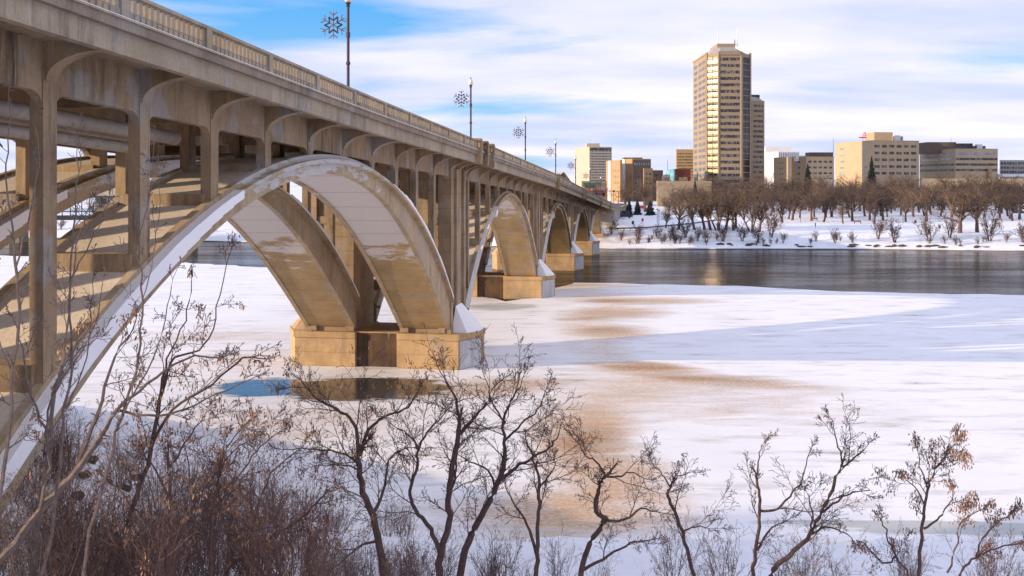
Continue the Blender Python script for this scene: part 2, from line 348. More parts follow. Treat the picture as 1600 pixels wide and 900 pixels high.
# ------------------------------------------------------------------ terrain
def toe(X):   # where the near bank meets the river
    return np.interp(X, [-200, -60, -40, -28, -17, -9, 0, 60, 200], [95, 84, 78, 72, 56, 48, 46.5, 46, 60])
def shore(X): return np.interp(X, [-1500, -400, -135, -92, 26, 136, 400, 1500], [520, 380, 322, 311, 276, 265, 262, 300])
def hgt(X, Y):
    X = np.asarray(X, float); Y = np.asarray(Y, float)
    T = toe(X); t = np.clip((T - Y) / (T - 2), 0, 1.4)
    near = 15.6 * t ** 1.06 + .6 * np.clip((T - Y) / 2, 0, 1)
    near = np.minimum(near, 15.4 + .0 * X)
    near = np.minimum(near, 16.45 - .392 * Y + .30 * np.clip(Y - 31, 0, 40) + .5 * np.clip(-14 - X, 0, 4) * np.clip((Y - 22) / 6, 0, 1))
    d = Y - shore(X)
    far = np.interp(d, [-6, 0, 1.2, 4, 15, 80, 130, 200, 4000], [-1.5, -.1, .55, 1.3, 3.4, 5.6, 7.3, 9.3, 9.6])
    z = np.where(Y < T, near, np.where(d > -6, far, -1.5))
    lump = .22 * np.sin(X * 1.3 + 2 * np.sin(Y * .9)) * np.sin(Y * 1.1 + X * .4) + .15 * np.sin(X * 2.9 + 1) * np.sin(Y * 3.1) + .12 * np.sin(X * .37) * np.cos(Y * .29)
    return z + np.where((Y < T - 1) | ((d > 3) & (d < 400)), lump * np.where(Y < 32, .3, .6), 0)
def axis(pieces):
    a = []
    for x0, x1, st in pieces: a += list(np.arange(x0, x1, st))
    a.append(pieces[-1][1]); return np.array(a)
gx = axis([(-4000, -400, 300), (-400, -200, 20), (-200, -60, 5), (-60, 60, .9), (60, 260, 4), (260, 500, 20), (500, 4000, 350)])
gy = axis([(-300, -10, 15), (-10, 100, .9), (100, 255, 8), (255, 330, 1.1), (330, 500, 5), (500, 1000, 50), (1000, 7000, 500)])
def grid_mesh(name, gx, gy, zf, mat):
    XX, YY = np.meshgrid(gx, gy); ZZ = zf(XX, YY); n, m = XX.shape
    v = np.stack([XX.ravel(), YY.ravel(), ZZ.ravel()], 1)
    i = np.arange(n * m).reshape(n, m); f = np.stack([i[:-1, :-1].ravel(), i[:-1, 1:].ravel(), i[1:, 1:].ravel(), i[1:, :-1].ravel()], 1)
    me = bpy.data.meshes.new(name); me.from_pydata(v.tolist(), [], f.tolist()); me.materials.append(mat)
    me.polygons.foreach_set('use_smooth', [True] * len(me.polygons)); me.update()
    o = bpy.data.objects.new(name, me); sc.collection.objects.link(o); return o
tag(grid_mesh('ground', gx, gy, hgt, M['ground']), kind='structure')
mb = MB(); mb.add([(-1500, 30, -.16), (1500, 30, -.16), (1500, 540, -.16), (-1500, 540, -.16)], [(0, 1, 2, 3)])
tag(mb.build('water', M['water'], fix=False), kind='structure')
# ice sheet over the near half of the river
edge = [(-260, 300), (-170, 262), (-100, 232)] + [px_w(*p) for p in [(300, 411), (420, 418), (560, 430), (690, 448), (745, 462), (790, 470), (845, 466), (866, 450), (900, 441), (960, 442), (1040, 445), (1120, 446), (1200, 449), (1290, 455), (1400, 458), (1600, 461)]] + [(150, 150), (400, 120)]
rnd = random.Random(4); ed = []
for (a, b) in zip(edge[:-1], edge[1:]):
    k = max(2, int(math.dist(a, b) / 2.5))
    for j in range(k):
        t = j / k; q = (a[0] + (b[0] - a[0]) * t, a[1] + (b[1] - a[1]) * t); ed.append((q[0] + rnd.uniform(-.4, .4), q[1] + rnd.uniform(-.9, .9)))
ed.append(edge[-1])
mb = MB(); mb.prism([(400, 20), (-260, 20)] + ed, -.12, 0)
tag(mb.build('ice', M['ice']), kind='structure')
# shore ice along the far bank
pts_o = [(x, float(shore(x)) - 3.2 - 2.0 * math.sin(x * .05) + rnd.uniform(-.4, .4)) for x in np.arange(-300, 320, 4)]
mb = MB(); mb.prism([(320, 300), (320, 290)][:1] + [(-300, 390)] + pts_o, -.1, .12)
tag(mb.build('shore_ice', M['snow']), kind='structure')
# ------------------------------------------------------------------ the arch bridge
UX, UY = math.sin(math.atan(.1607)), math.cos(math.atan(.1607))
def B(s, W, z): return (-20.6 + s * UX - W * UY, s * UY + W * UX, z)
def ZP(s): return float(np.interp(s, [-60, 0, 34.5, 61, 97, 154, 206, 251.5, 291, 332, 420, 520], [26.6, 24.75, 23.38, 22.32, 21.1, 18.95, 16.45, 14.25, 12.4, 10.75, 9.9, 9.8]))
bridge = thing('arch_bridge', 'weathered brown concrete arch bridge with balustrade crossing the frozen river', 'bridge', (-20.6, 0, 0))
s_of = lambda Y: Y / UY
ie = np.polyfit([v / UY for v in (27, 31, 36.5, 41.8, 46.5, 49.3, 55, 60, 63.7, 67.8, 71.2, 75.8, 80.7, 83.7, 88.5, 92.9)], [3.4, 7.3, 10.95, 13.65, 15.6, 16.4, 17.35, 17.62, 17.45, 16.95, 16.1, 14.2, 11.5, 9.6, 6.5, 3.2], 5)
ee = np.polyfit([v / UY for v in (27, 31, 35.6, 40.1, 43.3, 45.6, 49.3, 55, 61, 63.7, 68.6, 74, 80.1, 85, 90.8, 96)], [6.0, 9.2, 12.1, 14.4, 15.7, 16.5, 17.5, 18.4, 18.68, 18.64, 18.05, 16.7, 14.4, 11.9, 7.9, 3.2], 5)
PIER = [(20.5, 27.4), (93.4, 100.3), (152.6, 159.2), (203.8, 209.8), (249.3, 254.8), (288.5, 293.5)]   # start, end of each pier along s
CROWN = [None, (15.2, 16.15), (13.0, 13.85), (11.1, 11.95), (9.6, 10.4)]
def arch(i):
    if i == 0: return (27.4, 93.6, lambda s: float(np.polyval(ie, s)), lambda s: float(np.polyval(ee, s)), 97.2, 25)
    a = PIER[i][1]; b = PIER[i + 1][0]; m = (a + b) / 2; zi, ze = CROWN[i]; k = (zi - 3.2) / ((b - a) / 2) ** 2; k2 = k * .93
    return (a, b, lambda s: zi - k * (s - m) ** 2, lambda s: ze - k2 * (s - m) ** 2, b + 1.5, a - 1.5)
WR = [(0, 4.8), (9.1, 14.0)]
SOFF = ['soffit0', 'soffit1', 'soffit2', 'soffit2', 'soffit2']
col_parts = 0; col_rest = MB(B)
def smooth_ids(): pass
for i in range(5):
    s0, s1, fi, fe, se, ss = arch(i)
    for ri, (w0, w1) in enumerate(WR):
        mb = MB(B); n = 56
        S = np.linspace(s0, s1, n); prof = []
        Wm = [w0, w0 + .4, w1 - .4, w1]
        vs = []
        for s in S:
            lo = fi(s); hi = max(fe(s), lo + .5)
            vs += [(s, Wm[0], lo), (s, Wm[1], lo - .001), (s, Wm[1], lo + .10), (s, Wm[2], lo + .10), (s, Wm[2], lo - .001), (s, Wm[3], lo), (s, Wm[3], hi), (s, Wm[0], hi)]
        fs = []; ms = []
        base = len(mb.v)
        for k in range(n - 1):
            for j in range(8):
                j2 = (j + 1) % 8; f = (k * 8 + j, k * 8 + j2, (k + 1) * 8 + j2, (k + 1) * 8 + j)
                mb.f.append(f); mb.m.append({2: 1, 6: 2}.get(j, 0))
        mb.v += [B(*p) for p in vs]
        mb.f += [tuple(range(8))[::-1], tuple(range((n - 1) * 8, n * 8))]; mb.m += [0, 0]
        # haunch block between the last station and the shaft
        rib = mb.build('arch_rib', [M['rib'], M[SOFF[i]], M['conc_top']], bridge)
        # raised rim and the snow lying on its outer ledge
        for side in (0, 1):
            wo = w0 if side == 0 else w1; sg = -1 if side == 0 else 1
            lm = MB(B); sns = [MB(B), MB(B)]
            a0, a1 = sorted((wo + sg * .40, wo - sg * .0)); b0, b1 = sorted((wo - sg * .01, wo - sg * .34))
            S2 = np.linspace(s0, s1, 60)
            for k in range(59):
                sa, sb = S2[k], S2[k + 1]; ha, hb = fe(sa), fe(sb)
                ta, tb = max(fe(sa), fi(sa) + .5), max(fe(sb), fi(sb) + .5)
                lm.box(sa, sb, b0, b1, (ta - .05, tb - .05), (ta + .16, tb + .16))
                lm.box(sa, sb, a0, a1, (ta - .36, tb - .36), (ta - .12, tb - .12))
                q = (sa - s0) / (s1 - s0)
                if (q < .29 + .02 * math.sin(i) or q > .68) and (side == 0):
                    th = .12 + .04 * math.sin(k * 1.7)
                    if q < .3: th *= min(1, (.31 - q) * 12)
                    else: th = (.27 + .05 * math.sin(k * 1.3)) * min(1, (q - .67) * 12)
                    if q < .5 and i == 0: sns[0].box(sa, sb, a0 - .05, a1 - .005, (ta - .36 - .42 * min(1, (.33 - q) * 8), tb - .36 - .42 * min(1, (.33 - q) * 8)), (ta - .10 + th * .4, tb - .10 + th * .4))
                    else: sns[0 if q < .5 else 1].box(sa, sb, a0 + .02, a1 - .005, (ta - .118, tb - .118), (ta - .118 + th, tb - .118 + th))
            rm = lm.build('rib_rim', M['rib'], rib)
            for sn in sns:
                if sn.v: sn.build('snow', M['snow'], rm)
    # columns, steps on the rib back, spandrel beams
    if i == 0: cs = [33.5 + 6.03 * k for k in range(10)]
    else:
        nb = round((s1 - s0) / 6.0); nb = max(nb, 4); cs = [s0 + (s1 - s0) * (k + .35) / (nb - .3) for k in range(nb)]
    ARCHCS = cs
    hw = .37 if i == 0 else .33
    for s in cs:
        zb = ZP(s) - 3.6; ze = fe(s)
        for (wa, wb) in ((.06, .56), (4.2, 4.7), (9.2, 9.7), (13.44, 13.94)):
            if zb - ze > -.2:
                if col_parts < 100:
                    c = MB(B); c.box(s - hw, s + hw, wa, wb, min(fe(s - hw), fe(s + hw)) - .25, ZP(s) - 2.5); c.build('column', M['conc'], bridge); col_parts += 1
                else: col_rest.box(s - hw, s + hw, wa, wb, ze - .5, ZP(s) - 2.5)
        if zb - ze > 1.0 and i < 3:
            up = 1 if fe(s + .1) > fe(s) else -1
            for (w0, w1) in WR:
                c = MB(B); zt = max(fe(s - .6), fe(s + .6)) + .02; zl = min(fe(s - .6), fe(s + .6)) - .1
                c.box(s - .56, s + .56, w0 + .36, w1 - .36, zl, zt + .12); c.build('rib_step', M['conc'], bridge)
col_rest_o = col_rest.build('column_row', M['conc'], bridge); col_rest_o['kind'] = 'stuff'
# all the lines across the deck where brackets, cross beams and posts stand
LINES = [-26.8 + 6.03 * k for k in range(8)] + [21.45, 27.48] + [33.5 + 6.03 * k for k in range(10)]
LINES += [93.9, 97.2, 100.5]
for i in range(1, 5):
    s0, s1 = PIER[i][1], PIER[i + 1][0]; nb = max(round((s1 - s0) / 6.0), 4)
    LINES += [s0 + (s1 - s0) * (k + .35) / (nb - .3) for k in range(nb)]
    LINES += [PIER[i + 1][0] + .5, PIER[i + 1][1] - .5]
LINES = sorted(set(round(v, 2) for v in LINES)); L2 = []
for v in LINES:
    if not L2 or v - L2[-1] > 1.5: L2.append(v)
LINES = L2; LINES += [299.5, 305.5, 311.5, 317.5, 323.5]
nbr = 0; rest = MB(B)
for s in LINES:
    zt = ZP(s)
    arc = [(-2.05 + 2.05 * (1 - math.cos(t)), -1.72 - .86 * math.sin(t) ** 1.0) for t in []]
    prof = [(0.1, -1.68), (-2.1, -1.68), (-2.1, -1.98)]
    for k in range(1, 11):
        t = k / 10 * math.pi / 2; prof.append((-2.08 + 2.08 * math.sin(t), -2.95 + .97 * math.cos(t) if k < 10 else -2.95))
    prof.append((0.1, -2.95))
    for side in (0, 1):
        pr = [(p[0] if side == 0 else 14 - p[0], zt + p[1]) for p in prof]
        b = MB(B); b.prism(pr, s - .3, s + .3, axis=0)
        if side == 0 or nbr < 95: b.build('bracket', M['conc'], bridge); nbr += 1
        else: rest.prism(pr, s - .3, s + .3, axis=0)
if rest.v: rest.build('bracket_row', M['conc'], bridge)['kind'] = 'stuff'
for s in LINES:
    b = MB(B); b.box(s - .24, s + .24, .45, 13.55, ZP(s) - 3.1, ZP(s) - 1.66); b.build('cross_beam', M['conc'], bridge)
# spandrel beams with haunches between lines
for (a, b_) in zip(LINES[:-1], LINES[1:]):
    if b_ > 326: break
    da, db = a + .30, b_ - .30
    for side in (0, 1):
        wa, wb = (.10, .46) if side == 0 else (13.54, 13.9)
        P = []; za, zb = ZP(a), ZP(b_)
        zf = lambda s: za + (zb - za) * (s - a) / (b_ - a)
        P += [(a, zf(a) - 1.69), (b_, zf(b_) - 1.69)]
        r = min(.62, (db - da) * .3)
        drop = -3.34
        P += [(b_, zf(b_) + drop - r * 1.1), (db, zf(db) + drop - r * 1.1)]
        for k in range(1, 6):
            t = k / 5 * math.pi / 2; s = db - r * (1 - math.cos(t)); P.append((s, zf(s) + drop - r * (1 - math.sin(t))))
        for k in range(0, 5):
            t = math.pi / 2 - k / 5 * math.pi / 2; s = da + r * (1 - math.cos(t)); P.append((s, zf(s) + drop - r * (1 - math.sin(t))))
        P += [(da, zf(da) + drop - r * 1.1), (a, zf(a) + drop - r * 1.1)]
        m = MB(B)
        m.prism([(p[0], p[1]) for p in P], wa, wb, axis=1)
        m.build('spandrel_beam', M['conc'], bridge)
def strip(name, mat, w0, w1, z0, z1, s_a=-45, s_b=420, parent=None, step=6.0):
    m = MB(B); S = np.linspace(s_a, s_b, int((s_b - s_a) / step) + 1)
    vs = []; n = len(S)
    for s in S:
        z = ZP(s); vs += [(s, w0, z + z0), (s, w1, z + z0), (s, w1, z + z1), (s, w0, z + z1)]
    fs = [(0, 1, 2, 3), ((n - 1) * 4 + 3, (n - 1) * 4 + 2, (n - 1) * 4 + 1, (n - 1) * 4)]
    for k in range(n - 1):
        for j in range(4): fs.append((k * 4 + j, (k + 1) * 4 + j, (k + 1) * 4 + (j + 1) % 4, k * 4 + (j + 1) % 4))
    m.add(vs, fs); return m.build(name, mat, parent or bridge)
strip('deck_slab', M['conc'], -2.38, 16.38, -1.70, -1.20)
strip('roadway', M['asphalt'], -.2, 14.2, -1.198, -1.10)
for a, b in ((-2.2, -.2), (14.2, 16.2)): strip('sidewalk', M['conc_l'], a, b, -1.19, -.96)
for sgn in (0, 1):
    f_ = lambda a, b: (a, b) if sgn == 0 else (14 - b, 14 - a)
    strip('fascia_beam', M['conc_l'], *f_(-2.40, -2.05), -2.08, -1.32)
    strip('deck_edge', M['conc_stain'], *f_(-2.62, -2.39), -1.318, -1.0)
    lg = strip('ledge', M['conc_l'], *f_(-2.70, -2.2), -.998, -.93)
# narrow snow on the ledge
strip('snow', M['snow'], -2.69, -2.62, -.93, -.905)
# parapets
RAILS = []
for s in np.arange(-26.8, 21, 6.03): RAILS.append(float(s))
RAILS += [v for v in LINES if v > 21]
RR = []
for v in RAILS:
    if not RR or v - RR[-1] > 2.8: RR.append(v)
RR += [330, 336, 342, 348, 354]
PM = [97.0, 155.9, 206.8, 252.1, 291.0]
for side in (0, 1):
    wf = (lambda W: W) if side == 0 else (lambda W: 14 - W)
    def bx(m, s0, s1, w0, w1, z0, z1, mi=0):
        a, b = sorted((wf(w0), wf(w1))); za, zb = ZP(s0), ZP(s1)
        m.box(s0, s1, a, b, (za + z0, zb + z0), (za + z1, zb + z1), mi)
    for k, (a, b) in enumerate(zip(RR[:-1], RR[1:])):
        m = MB(B); a2, b2 = a + .22, b - .22
        bx(m, a2, b2, -2.60, -2.30, -.93, -.66, 1)     # plinth
        bx(m, a2, b2, -2.55, -2.35, -.66, -.62)
        bx(m, a2, b2, -2.55, -2.35, -.18, -.12)
        if side == 0 and a < 175:
            n = max(4, int(round((b2 - a2 - .5) / .36))); pitch = (b2 - a2 - .3) / n
            bx(m, a2, a2 + .15 + pitch * .28, -2.55, -2.35, -.62, -.18); bx(m, b2 - .15 - pitch * .28, b2, -2.55, -2.35, -.62, -.18)
            for j in range(1, n):
                c = a2 + .15 + pitch * j
                if a < 120: bx(m, c - pitch * .34, c + pitch * .34, -2.635, -2.601, -.92, -.70)
                bx(m, c - pitch * .30, c + pitch * .30, -2.55, -2.35, -.62, -.18)
        else: bx(m, a2, b2, -2.53, -2.37, -.62, -.18)
        m.build('parapet_panel', [M['conc_l'], M['conc_stain']], bridge)
        # plinth notches: short stained uprights below each picket
    for v in RR:
        big = any(abs(v - p) < 3.6 for p in PM[:5])
        m = MB(B)
        if not big: bx(m, v - .215, v + .215, -2.64, -2.26, -.93, -.03)
        else:
            bx(m, v - .42, v + .42, -2.92, -2.2, -2.2, .16); bx(m, v - .26, v + .26, -2.98, -2.9, -2.0, .02)
        m.build('parapet_post', M['conc_l'] if not big else M['conc'], bridge)
    t = strip('top_rail', M['conc_l'], *((-2.63, -2.27) if side == 0 else (16.27, 16.63)), -.12, 0, RR[0], 352)
    t2 = strip('rail_moulding', M['conc_stain'], *((-2.58, -2.32) if side == 0 else (16.32, 16.58)), -.16, -.121, RR[0], 352)
# piers
for i, (a, b) in enumerate(PIER):
    pz = -2.0; top = 3.25; ins = .0
    p = MB(B); nose = 2.1
    m = (a + b) / 2; a_, b_ = a - .35, b + .35
    def outline(e):
        return [(a_ - e, -.9 - e), (a_ + 2.9, -2.45 - e), (b_ - 2.9, -2.45 - e), (b_ + e, -.9 - e), (b_ + e, 14.9 + e), (b_ - 2.9, 16.45 + e), (a_ + 2.9, 16.45 + e), (a_ - e, 14.9 + e)]
    def outl2(e):   # with the recess in the middle of both long faces
        o = outline(e); rc = .55
        return o[:4] + [(b_ + e, 4.95), (b_ - rc, 4.95), (b_ - rc, 9.0), (b_ + e, 9.0)] + o[4:] + [(a_ - e, 9.0), (a_ + rc, 9.0), (a_ + rc, 4.95), (a_ - e, 4.95)]
    p.prism(outl2(0), pz, top - .55); base = p.build('pier', M['conc_base'], bridge)
    q = MB(B); q.prism(outl2(.10), top - .55, top); q.build('pier_cap', M['conc_base'], base)
    rc = .55
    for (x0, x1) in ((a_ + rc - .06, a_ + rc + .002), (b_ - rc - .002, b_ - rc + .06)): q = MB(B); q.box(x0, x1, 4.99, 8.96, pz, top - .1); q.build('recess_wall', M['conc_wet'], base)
    for sgn in (0, 1):
        g = (lambda W: W) if sgn == 0 else (lambda W: 14 - W)
        # snow-topped wedge of the cutwater
        ap = [(a_ + 2.4, g(-.12), 5.6), (b_ - 2.4, g(-.12), 5.6)]
        lo = [(a_ + 1.25, g(-1.5), top), (a_ + 2.9, g(-2.4), top), (b_ - 2.9, g(-2.4), top), (b_ + .02, g(-.85), top), (b_ + .02, g(-.0), top), (a_ + 1.25, g(0), top)]
        c = MB(B); c.add(lo + ap, [(0, 1, 6), (1, 2, 7, 6), (2, 3, 7), (3, 4, 7), (4, 5, 6, 7), (5, 0, 6), (5, 4, 3, 2, 1, 0)])
        cw = c.build('cutwater', M['conc_base'] if sgn else M['snow'], base)
        if sgn == 0:
            fr = MB(B); fr.prism([(a_ + .12, -1.0), (a_ + 2.82, -2.44), (a_ + 2.86, -2.49), (a_ + .16, -1.05)], .05, top - .62); fr.build('frost', M['frost'], base)
        # shafts
        sh = MB(B); w0, w1 = sorted((g(.14), g(4.7)))
        sh.box(a + .3, b - .3, w0, w1, 2.9, (ZP(a) - 1.69, ZP(b) - 1.69))
        s_o = sh.build('pier_shaft', M['conc_b'], bridge)
        for (u, v) in ((a + .1, a + 1.0), (m - .9, m + .9), (b - 1.0, b - .1)):
            pl = MB(B); x0, x1 = sorted((g(-.12), g(.6))); pl.box(u, v, x0, x1, 3.0, ZP(v) - 2.5 if u < m else ZP(v) - 2.5); pl.build('pilaster', M['conc_b'], s_o)
        for (x0, x1) in ((.45, 1.1), (3.95, 4.75)):
            x0, x1 = sorted((g(x0), g(x1))); pl = MB(B); pl.box(a + .02, a + .4, x0, x1, 3.3, ZP(a) - 2.9); pl.build('pilaster', M['conc_b'], s_o)
        for zb in (8.2, 13.4):
            if zb < ZP(a) - 5:
                x0, x1 = sorted((g(1.1), g(3.95))); pl = MB(B); pl.box(a + .16, a + .38, x0, x1, zb, zb + .7); pl.build('band', M['conc_b'], s_o)
# far abutment with its side walls, near abutment inside the bank
m = MB(B); m.box(322, 345, -2.2, 16.2, 0, (ZP(322) - 1.7, ZP(345) - 1.7)); m.build('abutment', M['grey'], bridge)
m = MB(B); m.box(345, 420, -2.3, 16.3, 2, (ZP(345) - 1.7, ZP(420) - 1.7)); m.build('approach_wall', M['grey'], bridge)
m = MB(B); m.box(-45, 4, -1.0, 15, 6, (ZP(-45) - 1.7, ZP(4) - 1.7)); m.build('abutment', M['conc'], bridge)
for s in (9.5, 15.5):
    for wa in (.06, 4.2, 9.2, 13.44):
        m = MB(B); m.box(s - .37, s + .37, wa, wa + .5, 8, ZP(s) - 2.5); m.build('bank_column', M['conc'], bridge)
# service pipes slung below the deck
for k, (W, r, dz) in enumerate(((2.2, .30, -3.75), (3.4, .30, -3.75), (2.6, .22, -4.45))):
    m = MB(); S = np.linspace(-10, 46 if k < 2 else 43, 14); m.tube([B(s, W, ZP(s) + dz + .0) for s in S], [r] * 14, 14); m.build('pipe', M['pipe'], bridge, smooth=True)
# road beyond the bridge
m = MB(B)
tag(strip('road', M['asphalt'], 0, 14, -1.19, -1.05, 421, 520, parent=None), kind='structure')
bpy.data.objects['road'].parent = None; bpy.data.objects['road'].location = (-20.6, 0, 0)
# ------------------------------------------------------------------ street lamps and snowflakes on the bridge
lamp = thing('street_lamp', 'nearest street lamp on the bridge, its globe cut by the top of the picture', 'street lamp', (0, 0, 0), 'street lamps along the bridge')
m = MB(); m.lathe((0, 0, 0), [(.17, 0), (.17, .5), (.12, .6), (.12, .75), (.085, .85), (.08, 5.6)], 10); m.build('pole', M['iron'], lamp, smooth=False)
m = MB(); m.lathe((0, 0, 2.2), [(.08, 0), (.125, .04), (.125, .16), (.08, .2)], 10); m.lathe((0, 0, 3.75), [(.08, 0), (.12, .04), (.12, .3), (.08, .34)], 10); m.build('collar', M['iron'], lamp)
m = MB(); m.lathe((0, 0, 5.5), [(.06, 0), (.13, .05), (.08, .12), (.15, .2), (.15, .26)], 10); m.build('fitter', M['iron'], lamp)
m = MB(); m.lathe((0, 0, 5.75), [(.12, 0), (.20, .12), (.21, .25), (.16, .42), (.08, .55)], 14); g_o = m.build('globe', M['globe'], lamp, smooth=True)
m = MB(); m.lathe((0, 0, 6.29), [(.085, 0), (.09, .04), (.03, .08), (.012, .24)], 8); m.build('finial', M['iron'], g_o)
flake = thing('snowflake_decoration', 'largest lattice snowflake decoration hanging left of the nearest lamp', 'decoration', (0, 0, 0), 'snowflake decorations on the lamp posts')
m = MB(); n_ = MB()
for k in range(6):
    t = math.pi / 3 * k + math.pi / 6 * 3; c, s = math.cos(t), math.sin(t)
    def P(a, b): return (a * c - b * s, 0, a * s + b * c)
    m.tube([P(0, 0), P(.76, 0)], [.032, .032], 5)
    for sg in (-1, 1): m.tube([P(.54, 0), P(.74, sg * .24)], [.03, .03], 5)
    a = math.pi / 6
    tip = (.52 * math.cos(a), .52 * math.sin(a))
    for sg in (-1, 1):
        n_.tube([P(.26, 0), P(tip[0] * 1.02, sg * tip[1] * 1.02)], [.046, .046], 5)
m.build('arms', M['redtube'], flake); n_.build('star', M['navy'], flake)
m = MB(); m.tube([(.72, 0, .3), (.86, 0, .3)], [.02, .02], 5); m.tube([(.72, 0, -.3), (.86, 0, -.3)], [.02, .02], 5); m.build('hanger', M['iron'], flake)
LAB = ['nearest street lamp on the bridge, its globe cut by the top of the picture', 'second street lamp on the bridge, beside the first double post of the parapet', 'third street lamp along the bridge, standing against open sky', 'fourth street lamp along the bridge, left of the brown gabled roof', 'fifth lamp on the bridge, in front of the pale office slab', 'sixth lamp on the bridge, near the green and red shop front', 'seventh small lamp on the bridge, near the traffic signal', 'farthest tiny street lamp at the end of the bridge']
LAF = ['largest lattice snowflake decoration, on the nearest lamp', 'snowflake decoration on the second lamp from the camera', 'snowflake decoration on the third lamp, against open sky', 'snowflake decoration on the fourth lamp, above the brown gabled roof', 'small snowflake decoration on the fifth lamp, left of the pale office slab', 'tiny snowflake decoration on the sixth lamp, in front of the office slab', 'tiny snowflake decoration on the seventh lamp, above the shop front', 'farthest snowflake decoration at the end of the bridge']
for k, Y in enumerate((56.6, 91.1, 125, 157.5, 190, 223, 257, 291)):
    s = (Y + .36) / UY; p = B(s, -2.16, ZP(s) - .80); p2 = B(s, -2.16 + .88, ZP(s) + 3.7)
    if k == 0: lamp.location = p; flake.location = p2; flake.rotation_euler = (0, 0, -math.atan(.1607)); lamp['label'] = LAB[0]; flake['label'] = LAF[0]
    else: copy_thing(lamp, p, label=LAB[k]); copy_thing(flake, p2, rz=-math.atan(.1607), label=LAF[k])
# ------------------------------------------------------------------ buildings
def ray_hit(x, P, d):   # where the picture column x meets the line P + t d
    k = (x - 800) / F; t = (k * P[1] - P[0]) / (d[0] - k * d[1]); return (P[0] + d[0] * t, P[1] + d[1] * t)
def footprint(xl, xc, xr, Y, beta):
    b = R(beta); P1 = ((xc - 800) / F * Y, Y); dr = (math.cos(b), math.sin(b)); dl = (-math.sin(b), math.cos(b))
    P2 = ray_hit(xr, P1, dr); P0 = ray_hit(xl, P1, dl) if xl < xc - .5 else (P1[0] + dl[0] * 18, P1[1] + dl[1] * 18)
    P3 = (P0[0] + P2[0] - P1[0], P0[1] + P2[1] - P1[1]); return [P0, P1, P2, P3]
def topz(y, Y): return CZ - (y - HY) / F * Y
class Bld:
    def __init__(s, name, label, xl, xc, xr, ytop, Y, beta=20, mat='tan', group=None, z0=4.0, matr=None):
        s.fp = footprint(xl, xc, xr, Y, beta); s.z1 = topz(ytop, Y); s.z0 = z0
        s.root = thing(name, label, 'building', (s.fp[1][0], s.fp[1][1], 0), group); s.count = 0; s.rest = MB(); s.Y = Y
        m = MB(); m.prism(s.fp, z0, s.z1); s.wall = m.build('wall', M[mat], s.root)
        s.parapet(.35, .5, mat)
    def parapet(s, h, o, mat):
        m = MB(); fp = s.fp; cx = sum(p[0] for p in fp) / 4; cy = sum(p[1] for p in fp) / 4
        k = 1.006; out_ = [(cx + (p[0] - cx) * k, cy + (p[1] - cy) * k) for p in fp]; m.prism(out_, s.z1 + .003, s.z1 + h); m.build('roof_edge', M[mat], s.root)
    def pt(s, face, t, z, o=0):
        a, b = (s.fp[0], s.fp[1]) if face == 'l' else (s.fp[1], s.fp[2]); dx, dy = b[0] - a[0], b[1] - a[1]; l = math.hypot(dx, dy)
        return (a[0] + dx * t + dy / l * o, a[1] + dy * t - dx / l * o, z)
    def panel(s, face, t0, t1, z0, z1, mat='glass', o=.06, name='window', solo=True):
        m = MB(); q = [s.pt(face, t0, z0, -.2), s.pt(face, t1, z0, -.2), s.pt(face, t1, z1, -.2), s.pt(face, t0, z1, -.2), s.pt(face, t0, z0, o), s.pt(face, t1, z0, o), s.pt(face, t1, z1, o), s.pt(face, t0, z1, o)]
        fs = [(0, 3, 2, 1), (4, 5, 6, 7), (0, 1, 5, 4), (1, 2, 6, 5), (2, 3, 7, 6), (3, 0, 4, 7)]
        if s.count < 100 or name != 'window':
            m.add(q, fs); m.build(name, M[mat], s.root)
            if name == 'window': s.count += 1
        else: s.rest.add(q, fs)
    def grid(s, face, ya, yb, rows, cols, t0=.05, t1=.95, fw=.6, fh=.45, mat='glass', o=.06):
        # rows of windows between picture heights ya (top) and yb
        za, zb = topz(ya, s.Y), topz(yb, s.Y)
        for r in range(rows):
            h = (za - zb) / rows; z1 = za - h * r - h * (1 - fh) / 2; z0 = z1 - h * fh
            for c in range(cols):
                w_ = (t1 - t0) / cols; a = t0 + w_ * (c + (1 - fw) / 2); s.panel(face, a, a + w_ * fw, z0, z1, mat, o)
    def done(s, mat='glass'):
        if s.rest.v: s.rest.build('window_rows', M[mat], s.root)['kind'] = 'stuff'
    def box(s, name, xa, xb, ytop, mat, Yoff=12, depth=10, ybot=None):
        Y = s.Y + Yoff; z1 = topz(ytop, Y); m = MB()
        X0, X1 = (xa - 800) / F * Y, (xb - 800) / F * Y; m.box(X0, X1, Y, Y + depth, s.z1 - 2 if ybot is None else topz(ybot, Y), z1); return m.build(name, M[mat], s.root)
def mast(parent, x, yt, yb, Y, r=.12, mat='white', name='antenna'):
    a, b = px(x, yb, Y), px(x, yt, Y); m = MB(); m.tube([a, b], [r, r * .6], 5); return m.build(name, M[mat], parent)
# pale slab office
b = Bld('office_tower', 'pale grey slab office tower with window grid, left behind the bridge end', 898, 921, 956, 230, 640, 20, 'beige')
b.grid('r', 233.5, 284, 12, 15, .04, .97, .62, .42, 'glass'); b.panel('r', .02, .98, topz(234.5, 640), topz(231, 640), 'glass_dk'); b.done(); b.box('penthouse', 917, 937, 224, 'beige', 14, 12)
mast(b.root, 928, 213, 224, 660, .15)
